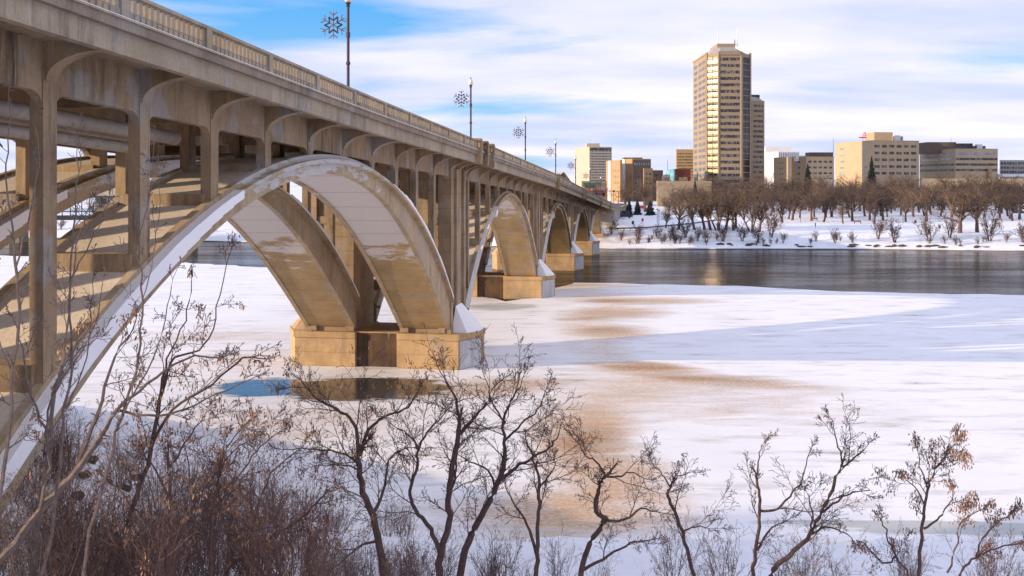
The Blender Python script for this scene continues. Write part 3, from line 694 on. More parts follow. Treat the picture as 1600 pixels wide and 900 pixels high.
# orange brick block, two volumes
b = Bld('brick_building', 'orange brick block with white flue, left of the pair above the bridge end', 947, 969, 971.5, 251, 470, 12, 'orange')
b.panel('l', .22, .38, 5, topz(250, 470), 'white', .5, 'flue'); b.grid('l', 262, 290, 3, 4, .5, .95, .2, .4); b.done()
b = Bld('brick_building', 'orange brick block with shaded windowed side and thick roof lip, right of its pair', 971, 988, 1017, 249, 480, 20, 'orange')
m = MB(); m.prism([(p[0], p[1]) for p in [b.fp[1], b.fp[2], b.fp[3]]][:0] or b.fp, b.z1 + .36, b.z1 + 1.2); 
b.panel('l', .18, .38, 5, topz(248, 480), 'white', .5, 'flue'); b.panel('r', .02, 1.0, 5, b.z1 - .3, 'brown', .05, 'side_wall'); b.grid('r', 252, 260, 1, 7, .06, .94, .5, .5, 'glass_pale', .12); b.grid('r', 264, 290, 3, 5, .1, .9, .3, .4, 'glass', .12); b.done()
b.box('penthouse', 975, 1004, 246, 'brown', 8, 8); mast(b.root, 992, 231, 247, 495, .1)
# brown gabled house
t = thing('gabled_house', 'small house with brown gabled roof just above the bridge parapet', 'house', px(880, 290, 420) * 1.0)
def gable(root, x0, x1, ye, yr, Y, dep, wm, rm):
    X0, X1 = (x0 - 800) / F * Y, (x1 - 800) / F * Y; zr, ze = topz(yr, Y), topz(ye, Y); xm = (X0 + X1) / 2 + 1.5
    m = MB(); m.box(X0, X1, Y, Y + dep, 4, ze); m.add([(X0, Y, ze), (X1, Y, ze), (xm, Y, zr), (X0, Y + dep, ze), (X1, Y + dep, ze), (xm, Y + dep, zr)], [(0, 1, 2), (3, 5, 4), (0, 3, 4, 1)]); m.build('wall', M[wm], root)
    m = MB()
    for a, b_ in (((X0 - .6, ze - .35), (xm, zr + .15)), ((xm, zr + .15), (X1 + .6, ze - .35))):
        m.prism([a, b_, (b_[0], b_[1] + .3), (a[0], a[1] + .3)], Y - .6, Y + dep + .6, axis=1)
    m.build('roof', M[rm], root)
gable(t, 858, 893, 287, 270, 420, 14, 'brown', 'tan_d')
# shops with green and red fascias at the bridge end
b = Bld('shop', 'low shop with green fascia and red panels beyond the bridge end', 908, 909, 948, 284, 452, 8, 'tan', z0=5)
b.panel('r', .06, .75, topz(289, 452), topz(285.5, 452), 'green', .4, 'fascia'); b.panel('r', .1, .55, topz(294, 452), topz(290, 452), 'brown', .2, 'fascia')
b.panel('r', .05, .9, topz(301, 452), topz(297, 452), 'red', .5, 'fascia'); b.panel('r', .38, .5, topz(301, 452), topz(294, 452), 'yellow', .6, 'sign'); b.grid('r', 301, 308, 1, 6, .05, .95, .8, .8); b.done()
b = Bld('low_building', 'low dark brown block right of the orange brick pair', 1017, 1019, 1036, 267, 500, 12, 'brown'); b.grid('r', 270, 284, 2, 4, .05, .95, .6, .4); b.done()
b = Bld('low_building', 'small beige block with flat roof beside the teal glass', 1034, 1035, 1047, 274, 480, 12, 'beige'); b.grid('r', 276, 284, 1, 4, .1, .9, .5, .6); b.done()
b = Bld('low_building', 'small brick house among trees with pink upper wall', 1005, 1006, 1020, 264, 440, 12, 'orange'); b.grid('r', 268, 290, 3, 2, .1, .9, .4, .4); b.done()
b = Bld('glass_building', 'teal glass cube joined to a maroon block', 1041, 1053, 1055, 265, 520, 10, 'glass_teal'); b.done()
b = Bld('maroon_building', 'maroon panelled block left of the tall tower', 1055, 1056, 1079, 265, 521, 5, 'maroon'); b.panel('r', .2, .8, topz(284, 521), topz(277, 521), 'tan', .2, 'wall_panel'); b.done(); mast(b.root, 1043, 249, 265, 530, .12, 'dark')
b = Bld('ochre_building', 'ochre office block with rows of windows peeking left of the tall tower', 1056, 1057, 1086, 234, 700, 3, 'yellow'); b.grid('r', 238, 280, 9, 12, .03, .97, .62, .42); b.done()
for x in (1062, 1071, 1076): mast(b.root, x, 226, 234, 705, .15)
b = Bld('parking_structure', 'long blank tan wall of a low building behind the park trees', 1026, 1027, 1112, 284, 425, 4, 'tan'); b.done()
# the tall tower
TW = [(97.7, 537), (97.7, 500), (102.9, 495), (113.6, 495), (120.1, 501), (120.1, 537), (113, 546), (104, 546)]
tw = thing('apartment_tower', 'tall tan high-rise tower with golden glass corner and two roof antennas', 'building', (109, 515, 0))
m = MB(); m.prism(TW, 4, 82.9); m.build('wall', M['tower'], tw)
def tface(a, b, t0, t1, z0, z1, o, name, mat, parent=tw, mbx=None):
    dx, dy = b[0] - a[0], b[1] - a[1]; l = math.hypot(dx, dy); nx, ny = dy / l, -dx / l
    def Q(t, z, oo): return (a[0] + dx * t + nx * oo, a[1] + dy * t + ny * oo, z)
    m = mbx or MB(); m.add([Q(t0, z0, -.3), Q(t1, z0, -.3), Q(t1, z1, -.3), Q(t0, z1, -.3), Q(t0, z0, o), Q(t1, z0, o), Q(t1, z1, o), Q(t0, z1, o)],
                   [(0, 3, 2, 1), (4, 5, 6, 7), (0, 1, 5, 4), (1, 2, 6, 5), (2, 3, 7, 6), (3, 0, 4, 7)])
    if mbx is None: return m.build(name, M[mat], parent)
trest = MB()
for k in range(22):
    zt = 80.6 - 3.2 * k
    if zt < 9: break
    tface(TW[2], TW[3], .07, .95, zt - 1.45, zt, .05, 'window', 'glass')
    tface(TW[1], TW[2], .08, .92, zt - 2.5, zt - .6 * (k % 3 == 1), .08, 'window', 'glass_gold'); tface(TW[1], TW[2], .10, .90, zt - .9 - .3 * (k % 2), zt - .1, .11, 'window', 'glass')
    tface(TW[1], TW[2], .08, .92, zt + .2, zt + .7, .16, 'spandrel', 'tan_d' if k % 2 else 'tan')
    tface(TW[3], TW[4], .2, .86, zt - 2.4, zt + .4, .08, 'window', 'glass_dk')
    for t0 in (.08, .42, .70):
        tface(TW[0], TW[1], t0, t0 + .22, zt - 1.6, zt, .05, 'window', 'glass') if k < 12 else tface(TW[0], TW[1], t0, t0 + .22, zt - 1.6, zt, .05, '', '', mbx=trest)
    for (a, b_) in ((TW[0], TW[1]),): pass
trest.build('window_rows', M['glass'], tw)['kind'] = 'stuff'
tface(TW[1], TW[2], .485, .52, 8, 81.6, .25, 'mullion', 'dark')
for (a, b_, t0, t1) in ((TW[0], TW[1], .96, 1.0), (TW[1], TW[2], .0, .08), (TW[1], TW[2], .92, 1.0), (TW[3], TW[4], .86, 1.0), (TW[3], TW[4], 0, .18)):
    tface(a, b_, t0, t1, 5, 83.6, .42, 'pier', 'tower')
tface(TW[0], TW[1], 0, 1, 82.95, 83.8, .3, 'coping', 'tower'); tface(TW[2], TW[3], 0, 1, 82.0, 83.9, .35, 'coping', 'tower')
m = MB(); lo = [(103.6, 497), (113.0, 497), (119, 503), (119, 535), (99.5, 535), (99.5, 502)]; hi = [(105.3, 503), (112.4, 503), (114, 508), (114, 528), (102.5, 528), (102.5, 508)]
m.add([(x, y, 83.2) for x, y in lo] + [(x, y, 86.9) for x, y in hi], [tuple(range(6))[::-1], tuple(range(6, 12))] + [(i, (i + 1) % 6, 6 + (i + 1) % 6, 6 + i) for i in range(6)]); m.build('roof', M['grey'], tw)
m = MB(); m.box(104.5, 113.5, 507, 526, 86.8, 89.3); m.build('penthouse', M['tan_d'], tw)
mast(tw, 1122, 47, 70, 508, .28); mast(tw, 1152, 44, 72, 508, .28)
mast(tw, 1148, 62, 72, 508, .5, 'grey', 'dish_mast')
b = Bld('tower_annex', 'lower shaded wing attached right of the tall tower', 1173, 1174.5, 1194.5, 158, 520, 24, 'tower'); b.grid('r', 161, 281, 15, 1, .12, .88, 1, .45); b.done(); b.box('penthouse', 1174, 1187, 148, 'glass_dk', 8, 8)
m = MB(); zA = b.z1 + .3; f = b.fp; m.add([(f[1][0] + .3, f[1][1] + .5, zA), (f[2][0] - .3, f[2][1] + .5, zA), (f[2][0] - 2.5, f[2][1] + 5, zA + 2.5), (f[1][0] + .3, f[1][1] + 5, zA + 2.5), (f[1][0] + .3, f[1][1] + 9, zA), (f[2][0] - .3, f[2][1] + 9, zA)], [(0, 1, 2, 3), (3, 2, 5, 4), (0, 3, 4), (1, 5, 2), (0, 4, 5, 1)]); m.build('roof', M['grey'], b.root)
# right of the tower
b = Bld('office_building', 'white office block with vertical stripes right of the tall tower', 1190, 1216, 1249, 238, 640, 20, 'white'); b.grid('r', 239, 282, 1, 11, .02, .98, .42, 1, 'glass_pale'); b.grid('l', 240, 282, 1, 8, .05, .98, .25, 1, 'glass_pale'); b.done(); b.box('penthouse', 1196, 1237, 229, 'white', 12, 14); 
b = Bld('apartment_block', 'tan block with few small square windows right of the tower', 1209, 1231, 1237, 246.5, 500, 30, 'tan'); b.grid('l', 250, 285, 4, 2, .35, .75, .25, .3); b.done()
b = Bld('apartment_block', 'tan block with shaded windowed side, left of the large beige block', 1236, 1260, 1303, 245.5, 515, 20, 'tan'); b.grid('l', 248, 285, 4, 1, .3, .65, .6, .3); b.grid('r', 248, 284, 4, 5, .03, .97, .62, .34); b.done(); b.box('penthouse', 1265, 1302, 238, 'brown', 14, 8); b.box('penthouse', 1244, 1259, 243, 'white', 6, 5); mast(b.root, 1302, 216, 240, 525, .12, 'dark')
b = Bld('hospital_block', 'large beige six storey block with lit blank end and roof mast', 1305, 1363, 1436, 220, 560, 13, 'tan'); b.grid('r', 223, 276, 5, 6, .02, .96, .7, .38, 'glass'); b.grid('l', 225, 276, 5, 1, .10, .30, .6, .3, 'glass_pale'); b.grid('l', 225, 276, 5, 1, .72, .92, .6, .3, 'glass_pale'); b.done()
b.box('penthouse', 1366, 1395, 206.5, 'tan', 16, 14); b.box('penthouse', 1395, 1411, 213, 'grey', 15, 10); b.box('duct', 1399, 1407, 211.5, 'white', 13, 3)
rt = MB(); P0 = px(1351, 219, 590); P1 = px(1351, 206, 590)
for dx, dy in ((-1.6, -1.6), (1.6, -1.6), (1.6, 1.6), (-1.6, 1.6)): rt.tube([P0 + Vector((dx, dy, 0)), P1 + Vector((dx * .15, dy * .15, 0))], [.13, .1], 4)
for t_ in (.25, .5, .75): q = P0.lerp(P1, t_); k = 1.6 * (1 - .85 * t_); rt.box(q.x - k, q.x + k, q.y - k, q.y + k, q.z, q.z + .25)
rt.box(P0.x - 3.4, P0.x + 3.4, P0.y - .5, P0.y + .5, P0.z + 1.3, P0.z + 1.9); rt.build('roof_mast', M['red'], b.root); mast(b.root, 1351, 199, 206, 590, .1)
b = Bld('glass_band_office', 'beige office with ribbon windows and dark brown roof storey, at right', 1437, 1493, 1559, 233, 570, 8, 'tan')
for k in range(4):
    ya = 238 + 8.6 * k
    b.panel('r', .01, .99, topz(ya + 3.6, 570), topz(ya, 570), 'glass' if k else 'glass_pale', .06); b.panel('l', .01, .97, topz(ya + 3.4, 570), topz(ya, 570), 'glass_pale' if k < 2 else 'glass', .06)
b.panel('r', .74, .82, 5, topz(264, 570), 'orange', 1.5, 'stair_tower'); b.done(); b.box('roof_storey', 1449, 1494, 222, 'brown', 14, 18); b.box('roof_storey', 1494, 1520, 224, 'glass_dk', 15, 16); b.box('roof_storey', 1520, 1540, 228, 'brown', 16, 10); b.box('duct', 1527, 1535, 225.5, 'white', 15, 3); mast(b.root, 1486, 216, 223, 590, .12, 'dark')
b = Bld('pavilion', 'low white framed building with glass grid at the right edge', 1562, 1563, 1625, 251, 600, 2, 'grey'); b.grid('r', 252, 272, 3, 14, .01, .99, .78, .62, 'glass'); b.box('ledge', 1558, 1625, 272, 'white', -10, 8, ybot=276); b.done()
for (x0, x1, yt, Y, mt, lb) in ((1262, 1300, 281, 455, 'beige', 'low pale building glimpsed through the park trees'), (1440, 1600, 280, 520, 'tan', 'long low tan wall behind the trees at right')):
    b = Bld('low_building', lb, x0, x0 + 1, x1, yt, Y, 3, mt); b.done()
# backdrop buildings left of the bridge, seen between its columns
for (X, Y, wd, h, mt, lb) in ((-150, 430, 60, 10, 'beige', 'pale low building on the far bank seen between the near bridge columns'), (-230, 420, 50, 12, 'tan_d', 'tan low building on the far bank at the left edge')):
    r_ = thing('bank_building', lb, 'building', (X, Y, 6)); m = MB(); m.box(X - wd / 2, X + wd / 2, Y, Y + 20, 4, 6 + h); m.build('wall', M[mt], r_)
    for k in range(8):
        m = MB(); m.box(X - wd / 2 + 2 + k * wd / 8.5, X - wd / 2 + 5 + k * wd / 8.5, Y - .06, Y + .2, 9, 11.5); m.build('window', M['glass'], r_)
# ------------------------------------------------------------------ truss bridge upstream
tb = thing('truss_bridge', 'dark steel truss bridge seen between the near concrete columns', 'bridge', (-130, 300, 7))
m = MB(); m.box(-230, -88, 300, 306, 6.6, 7.9); m.build('deck', M['dark'], tb)
m = MB()
for yy in (300.2, 305.8):
    m.box(-230, -88, yy - .12, yy + .12, 13.4, 13.8)
    for k in range(25):
        x = -230 + k * 5.9; m.tube([(x, yy, 7.8), (x, yy, 13.6)], [.16, .16], 4)
        if k < 24: m.tube([(x, yy, 7.8 if k % 2 else 13.6), (x + 5.9, yy, 13.6 if k % 2 else 7.8)], [.1, .1], 4)
    m.tube([(-230, yy, 9.1), (-88, yy, 9.1)], [.07, .07], 4)
m.build('truss', M['dark'], tb)
for x in (-215, -150, -98):
    m = MB(); m.box(x - 1.5, x + 1.5, 300, 306, -2, 6.6); m.build('pier', M['conc_l'], tb)
# ------------------------------------------------------------------ trees
def branch(mb, p, d, length, r, lvl, rg, P, leaves=None):
    """one wandering branch and its offspring"""
    n = P['seg'][lvl]; pts = [p.copy()]; rad = [r]; q = p.copy(); dd = d.normalized()
    step = length / n; wob = P['wob'][lvl]; up = P['up'][lvl]
    kids = []
    nk = P['kids'][lvl] if lvl < len(P['kids']) else 0
    if isinstance(nk, float): nk = int(nk) + (rg.random() < nk % 1)
    for i in range(n):
        dd = (dd + Vector((rg.gauss(0, wob), rg.gauss(0, wob), rg.gauss(0, wob) + up))).normalized()
        q = q + dd * step; pts.append(q.copy()); rad.append(max(r * (1 - (i + 1) / n * P['taper']), P['rmin']))
        kids.append((q.copy(), dd.copy(), (i + 1) / n, rad[-1]))
    mb.tube(pts, rad, 6 if lvl == 0 else (4 if lvl == 1 else 3), cap=False)
    for k in range(nk):
        t = P['start'][lvl] + (1 - P['start'][lvl]) * (k + rg.random()) / nk
        i = min(int(t * n), n - 1); a, b = Vector(pts[i]), Vector(pts[i + 1]); o = a.lerp(b, t * n - i if t * n - i < 1 else 1)
        ax = Vector((rg.gauss(0, 1), rg.gauss(0, 1), rg.gauss(0, 1))); dl = (b - a).normalized(); ax = dl.cross(ax)
        if ax.length < 1e-3: continue
        ax.normalize(); ang = R(P['ang'][lvl] + rg.uniform(-14, 14)); nd = (dl * math.cos(ang) + ax * math.sin(ang)); nd.y *= P.get('flat', 1)
        ln = length * P['ratio'][lvl] * (1 - .55 * (t - P['start'][lvl])) * rg.uniform(.6, 1.2)
        branch(mb, o, nd, ln, max(min(rad[i] * .62, r * .6), P['rmin']), lvl + 1, rg, P, leaves)
    if leaves is not None and lvl >= 2 and rg.random() < P.get('leafp', 0):
        for k in range(rg.randint(2, 5)):
            c = pts[-1 - rg.randint(0, min(2, n - 1))] + Vector((rg.gauss(0, .05), rg.gauss(0, .05), rg.uniform(-.12, .02)))
            a = Vector((rg.gauss(0, 1), rg.gauss(0, 1), rg.gauss(0, .4))).normalized() * .016; b = Vector((rg.gauss(0, .02), rg.gauss(0, .02), -rg.uniform(.05, .1)))
            leaves.add([c - a * .3, c + a * .3, c + a + b * .6, c + b, c - a + b * .6], [(0, 1, 2, 3, 4)])
# far bank trees: prototypes
FARP = dict(seg=[5, 5, 3, 2, 1], wob=[.12, .2, .25, .3, .3], up=[.05, .05, .03, .02, .0], kids=[7, 8, 7, 5], start=[.2, .2, .12, .1], ang=[46, 50, 50, 50], ratio=[.62, .56, .52, .5], taper=.8, rmin=.018)
def far_tree(name, label, seed, H=14, lean=0, stems=1, mat='twig_far', loc=(0, 0, 0), group=None, spread=.35, P=FARP, kids=None):
    rg = random.Random(seed); t = thing(name, label, 'tree', loc, group)
    tr = MB(); cr = MB(); P = dict(P)
    if kids: P['kids'] = kids
    for s in range(stems):
        a = rg.uniform(0, 6.28); off = Vector((math.cos(a), math.sin(a), 0)) * (.45 * (stems > 1))
        d = Vector((math.cos(a) * .18 * (stems > 1) + lean * rg.uniform(.7, 1.2), math.sin(a) * .15 * (stems > 1), 1)).normalized()
        th = H * rg.uniform(.2, .28); pts = [off + Vector((0, 0, -1.0))]; q = off.copy(); r0 = .42 / math.sqrt(stems) * H / 14; rad = [r0 * 1.25]
        for k in range(5):
            pts.append(q.copy()); rad.append(r0 * (1 - .08 * k)); d = (d + Vector((rg.gauss(0, .07), rg.gauss(0, .07), .02))).normalized(); q = q + d * th / 4
        tr.tube(pts, rad, 7)
        top = pts[-1]; nb = 5 if stems > 1 else 8
        for k in range(nb):
            aa = k / nb * 6.28 + rg.uniform(-.4, .4); el = rg.uniform(.5, 1.5); dd = Vector((math.cos(aa) * (spread + .75 * (k % 2)), math.sin(aa) * (spread + .75 * (k % 2)), el)) + d * .3
            o = pts[rg.choice([-1, -1, -2])]
            branch(cr, o, dd, H * rg.uniform(.26, .66), r0 * .5, 1, rg, P)
        branch(cr, top, d, H * .55, r0 * .65, 1, rg, P)
    m1 = tr.build('trunk', M['bark_r'] if mat == 'twig_far' else M['bark'], t, off=(0, 0, 0), fix=False); m2 = cr.build('crown', M[mat], t, off=(0, 0, 0), fix=False)
    return t
protos = []
for k in range(8):
    protos.append(far_tree('bare_tree', '', 140 + k, H=14, mat='twig_far' if k < 3 else 'twig_far2', stems=(1, 1, 1, 2, 1, 2, 1, 1)[k], kids=[6, 7, 6, 3], spread=(.3, .7, .15, .45, .8, .2, .5, .1)[k]))
leaning = [far_tree('bare_tree', '', 200 + k, H=14, lean=(-.32, .25, -.1)[k], stems=(1, 1, 3)[k], kids=[7, 6, 6, 3]) for k in range(3)]
used = set()
def place_tree(proto, x, Y, H, label, group, rz=None, sx=1.0):
    X = (x - 800) / F * Y; z = float(hgt(X, Y)); k = H / 14
    rz = rnd.uniform(0, 6.28) if rz is None else rz
    if id(proto) not in used:
        used.add(id(proto)); proto.location = (X, Y, z); proto.scale = (k * sx, k * sx, k); proto.rotation_euler = (0, 0, rz); proto['label'] = label
        if group: proto['group'] = group
        return proto
    return copy_thing(proto, (X, Y, z), rz, (k * sx, k * sx, k), label, group)
# hand placed front trees of the park
FRONT = [(1061, 300, 13, 0, 'bare tree with upright reddish trunk, leftmost of the front cluster in the park'), (1085, 298, 14, 'L0', 'bare tree leaning left, second in the front cluster of the park'),
         (1101, 300, 14, 'L0', 'bare leaning tree beside the second one in the front cluster'), (1110, 298, 15, 'L0', 'long bare tree leaning left in the middle of the front cluster'), (1121, 297, 16, 'L2', 'three stemmed bare tree in the middle of the front cluster'),
         (1134, 299, 15, 'L1', 'bare tree leaning right, next to the three stemmed one'), (1146, 295, 15, 1, 'bare tree with straight twin-looking trunk right of the leaning ones'), (1150, 302, 14, 2, 'bare tree close behind the straight trunk in the cluster'),
         (1174, 292, 16.5, 'L2', 'thick clump of dark bare stems at the right end of the front cluster'), (1186, 291, 15, 'L1', 'bare tree leaning right at the end of the front cluster'),
         (1500, 284, 16, 1, 'large bare tree with stout pink trunk near the right side of the park'), (1527, 286, 15, 2, 'second stout bare tree right of the large pink trunked one'),
         (1285, 330, 14, 3, 'bare tree with thick trunk standing left in the middle row of the park'), (1332, 332, 14, 4, 'thick trunked bare tree left of the conifer, middle row'), (1359, 338, 14.5, 0, 'bare tree with forked trunk under the beige block'),
         (1381, 336, 12, 3, 'thin bare tree under the shaded windows of the beige block'), (1447, 332, 14, 2, 'golden bare tree left of the two stout trunks'), (1317, 322, 9, 1, 'slim young bare tree standing forward in the snow at centre right'),
         (1366, 324, 9, 4, 'slim dark young tree standing forward below the beige block'), (1415, 328, 12, 0, 'bare tree with slender trunk below the ribbon windowed office'), (1584, 334, 14, 3, 'bare tree at the right edge of the park'),
         (1238, 338, 14, 4, 'bare tree right of the front cluster beside a lamp post'), (1225, 326, 13, 3, 'bare tree just right of the front cluster'), (1268, 334, 13, 2, 'bare tree below the tan block with few windows'),
         (978, 392, 15, 1, 'big spreading bare tree in front of the orange brick building'), (1008, 388, 15, 2, 'big bare tree before the brick house, left of the tan wall'), (1045, 350, 11, 0, 'small bare tree in front of the tan wall'), (1040, 306, 9, 'L1', 'small bare tree leaning towards the cluster by the snowy path')]
for (x, Y, H, pr, lab) in FRONT:
    place_tree(leaning[int(pr[1])] if isinstance(pr, str) else protos[pr], x, Y, H, lab, 'bare park trees', rz=(0 if isinstance(pr, str) else None), sx=(1.35 if x in (1500, 1527, 1447) else 1.1))
rb = random.Random(11); place_us = []
for row, (Y, y0, n, x0, x1, H) in enumerate(((352, 0, 20, 1195, 1610, 12.5), (378, 0, 30, 1050, 1620, 13.5), (405, 0, 34, 1045, 1620, 14), (440, 0, 34, 1030, 1620, 14))):
    for k in range(n):
        x = x0 + (x1 - x0) * (k + rb.random() * .8) / n
        place_tree(protos[rb.choice([0, 1, 2, 3, 4, 5, 6, 7, 3, 4])], x, Y + rb.uniform(-12, 12), H * rb.uniform(.80, 1.20), 'bare brown tree in the dense rows at the back of the park', 'trees in the dense back rows of the park', sx=rb.uniform(.85, 1.5))
for k in range(46):
    x = 1060 + k * 12.2 + rb.uniform(-4, 4); Y = rb.uniform(388, 455); X = (x - 800) / F * Y
    place_us.append((k, X, Y))
for k in range(16):
    X = -95 - k * 9 + rb.uniform(-3, 3); Y = float(shore(X)) + rb.uniform(30, 80)
    place_tree(protos[k % 5], X / Y * F + 800, Y, rb.uniform(8, 11), 'bare tree on the far bank left of the bridge, glimpsed through it', 'trees on the far bank left of the bridge')
# conifers
def conifer(x, Y, H, w, label, seed):
    rg = random.Random(seed); X = (x - 800) / F * Y; z = float(hgt(X, Y)); t = thing('conifer', label, 'tree', (X, Y, z), 'dark conifers')
    m = MB(); m.tube([(0, 0, -.5), (0, 0, H * .98)], [.25, .04], 6); m.build('trunk', M['bark'], t, off=(0, 0, 0))
    m = MB(); n = int(H * 28)
    for k in range(n):
        u = (k + rg.random()) / n; zz_ = H * (.06 + .94 * u); r = w * (1 - u) ** .85 * rg.uniform(.55, 1.08) + .15; a = rg.uniform(0, 6.28)
        c, s = math.cos(a), math.sin(a); tip = Vector((c * r, s * r, zz_ - r * .28)); root = Vector((0, 0, zz_)); sd_ = Vector((-s, c, 0)) * r * .22
        mid = root.lerp(tip, .6)
        m.add([root, mid + sd_, tip, mid - sd_, mid + Vector((0, 0, -.35)), mid + Vector((0, 0, .25))], [(0, 1, 5), (1, 2, 5), (2, 3, 5), (3, 0, 5), (0, 4, 1), (1, 4, 2), (2, 4, 3), (3, 4, 0)])
    m.build('crown', M['conifer'], t, off=(0, 0, 0), fix=False)
conifer(983, 372, 6.0, 1.8, 'dark spruce beside the bridge abutment, left of three', 1); conifer(996, 370, 5.8, 2.0, 'dark spruce in the middle of three near the abutment', 2); conifer(1016, 368, 5.4, 2.6, 'broad dark spruce right of three near the path', 3)
conifer(1362, 440, 21.5, 4.2, 'pointed dark conifer in front of the large beige block', 4); conifer(1262, 425, 18.5, 4.0, 'ragged tall conifer left of the beige block', 5); conifer(1086, 420, 11.5, 2.2, 'slim conifer in front of the tan wall', 6)
# shrubs on the far shore
SHP = dict(seg=[4, 3, 2, 1], wob=[.12, .2, .25, .3], up=[.06, .05, .03, .0], kids=[6, 5, 3], start=[.2, .2, .1], ang=[30, 38, 40], ratio=[.5, .5, .5], taper=.7, rmin=.018)
def shrub_proto(name, seed, H, stems, mat, P=SHP, r=.04, spread=.45, leaf=0):
    rg = random.Random(seed); t = thing(name, '', 'shrub', (0, 0, 0)); m = MB(); lv = MB() if leaf else None; P = dict(P); P['leafp'] = leaf
    for s in range(stems):
        a = rg.uniform(0, 6.28); d = Vector((math.cos(a) * spread * rg.random(), math.sin(a) * spread * rg.random(), 1))
        branch(m, Vector((math.cos(a) * .15, math.sin(a) * .15, -.25)), d, H * rg.uniform(.6, 1.05), r * rg.uniform(.6, 1.1), 0, rg, P, lv)
    m.build('stems', M[mat], t, off=(0, 0, 0), fix=False)
    if lv and lv.v: lv.build('dry_leaves', M['leaf'], t, off=(0, 0, 0), fix=False)
    return t
fs = [shrub_proto('shore_shrub', 31 + k, 4, 9, ['bark_r', 'twig_far2', 'twig_far'][k], r=.06) for k in range(3)]
us = set()
def place(proto, X, Y, sc_, label, group, rz=None):
    z = float(hgt(X, Y)); rz = rnd.uniform(0, 6.28) if rz is None else rz
    if id(proto) not in us:
        us.add(id(proto)); proto.location = (X, Y, z); proto.scale = (sc_,) * 3; proto.rotation_euler = (0, 0, rz); proto['label'] = label; proto['group'] = group; return proto
    return copy_thing(proto, (X, Y, z), rz, sc_, label, group)
SH = [(996, 6, 1.15, 'wide bare shrub on the brown slope right of the bridge'), (1028, 7, 1.0, 'bare shrub right of the wide one on the brown slope'), (1038, 4, .7, 'small bare shrub near the waterline of the brown slope'), (1053, 8, 1.1, 'bare shrub under the leftmost park tree'), (1071, 9, 1.5, 'tall bare shrub in front of the leaning trees'),
      (1104, 4, 1.1, 'low spreading shrub on the shore under the leaning trees'), (1129, 5, 1.3, 'dark shrub on the shore under the three stemmed tree'), (1160, 5, 1.3, 'spreading shrub left of the thick clump of stems'), (1185, 4, 1.3, 'shrub at the foot of the thick clump of stems'), (1205, 10, 1.9, 'slim tall sapling right of the front cluster'),
      (1305, 4, 1.0, 'thin shrub at the shore below the middle row trees'), (1332, 4, .9, 'low tangle at the shore, left of the dark rocks'), (1372, 8, 1.5, 'pinkish shrub rising above dark rocks on the shore'), (1398, 5, 1.6, 'bare shrub right of the pinkish one on the shore'), (1452, 6, 1.9, 'tall golden shrub at the shore between the rocks'), (1484, 10, 1.5, 'pale round shrub left of the stout pink trunk'), (1546, 7, 2.0, 'young crooked shrub near the right end of the shore'), (955, 12, 1.2, 'bare shrub at the foot of the last bridge pier'), (1598, 6, 1.4, 'shrub at the right edge of the shore'), (1090, 5, 1.0, 'small shrub at the shore left of the low spreading one')]
for k, (x, d, s, lb) in enumerate(SH):
    Y = 276.0
    for _ in range(4): Y = float(shore((x - 800) / F * Y)) + d
    place(fs[k % 3], (x - 800) / F * Y, Y, s, lb, 'bare shrubs along the far shore')
for k in range(14):
    X = -88 - k * 8 + rb.uniform(-3, 3); place(fs[k % 3], X, float(shore(X)) + rb.uniform(3, 12), rb.uniform(.7, 1.2), 'bare brush on the far shore left of the bridge', 'brush on the far shore left of the bridge')
for k in range(34):
    x = rb.uniform(960, 1610); Y = 275.0; d = rb.choice([1.5, 2.5, 3.5, 6])
    for _ in range(4): Y = float(shore((x - 800) / F * Y)) + d
    place(fs[k % 3], (x - 800) / F * Y, Y, rb.uniform(.3, .75), 'low scrubby brush at the far waterline', 'scrub at the far waterline')
for (k, X, Y) in place_us: place(fs[k % 3], X, Y, rb.uniform(1.2, 2.1), 'bare brush among the trunks at the back of the park', 'brush among the back rows of the park')
# rocks along the shore
def rock(X, Y, sx, sy, sz, label, seed, name='rock'):
    rg = random.Random(seed); m = MB(); ns, nr = 8, 5; vs = []
    for i in range(nr):
        f = i / (nr - 1) * math.pi
        for j in range(ns):
            t_ = j / ns * 6.28; k = rg.uniform(.75, 1.15); vs.append((math.sin(f) * math.cos(t_) * sx * k, math.sin(f) * math.sin(t_) * sy * k, math.cos(f) * sz * k))
    fc = [(i * ns + j, i * ns + (j + 1) % ns, (i + 1) * ns + (j + 1) % ns, (i + 1) * ns + j) for i in range(nr - 1) for j in range(ns)]
    m.add(vs, fc); o = m.build(name, M['rock']); o.location = (X, Y, float(hgt(X, Y)) + sz * .2); tag(o, label, 'rock', 'dark rocks along the far waterline')
for k in range(30):
    x = rb.choice([rb.uniform(1120, 1215), rb.uniform(1225, 1270), rb.uniform(1320, 1410), rb.uniform(1430, 1480), rb.uniform(1500, 1600)]); Y = 275
    for _ in range(3): Y = float(shore((x - 800) / F * Y)) + rb.uniform(.8, 2.2)
    rock((x - 800) / F * Y, Y, rb.uniform(.5, 1.7), rb.uniform(.4, .7), rb.uniform(.15, .4), 'dark rock in the snow at the far waterline', k)
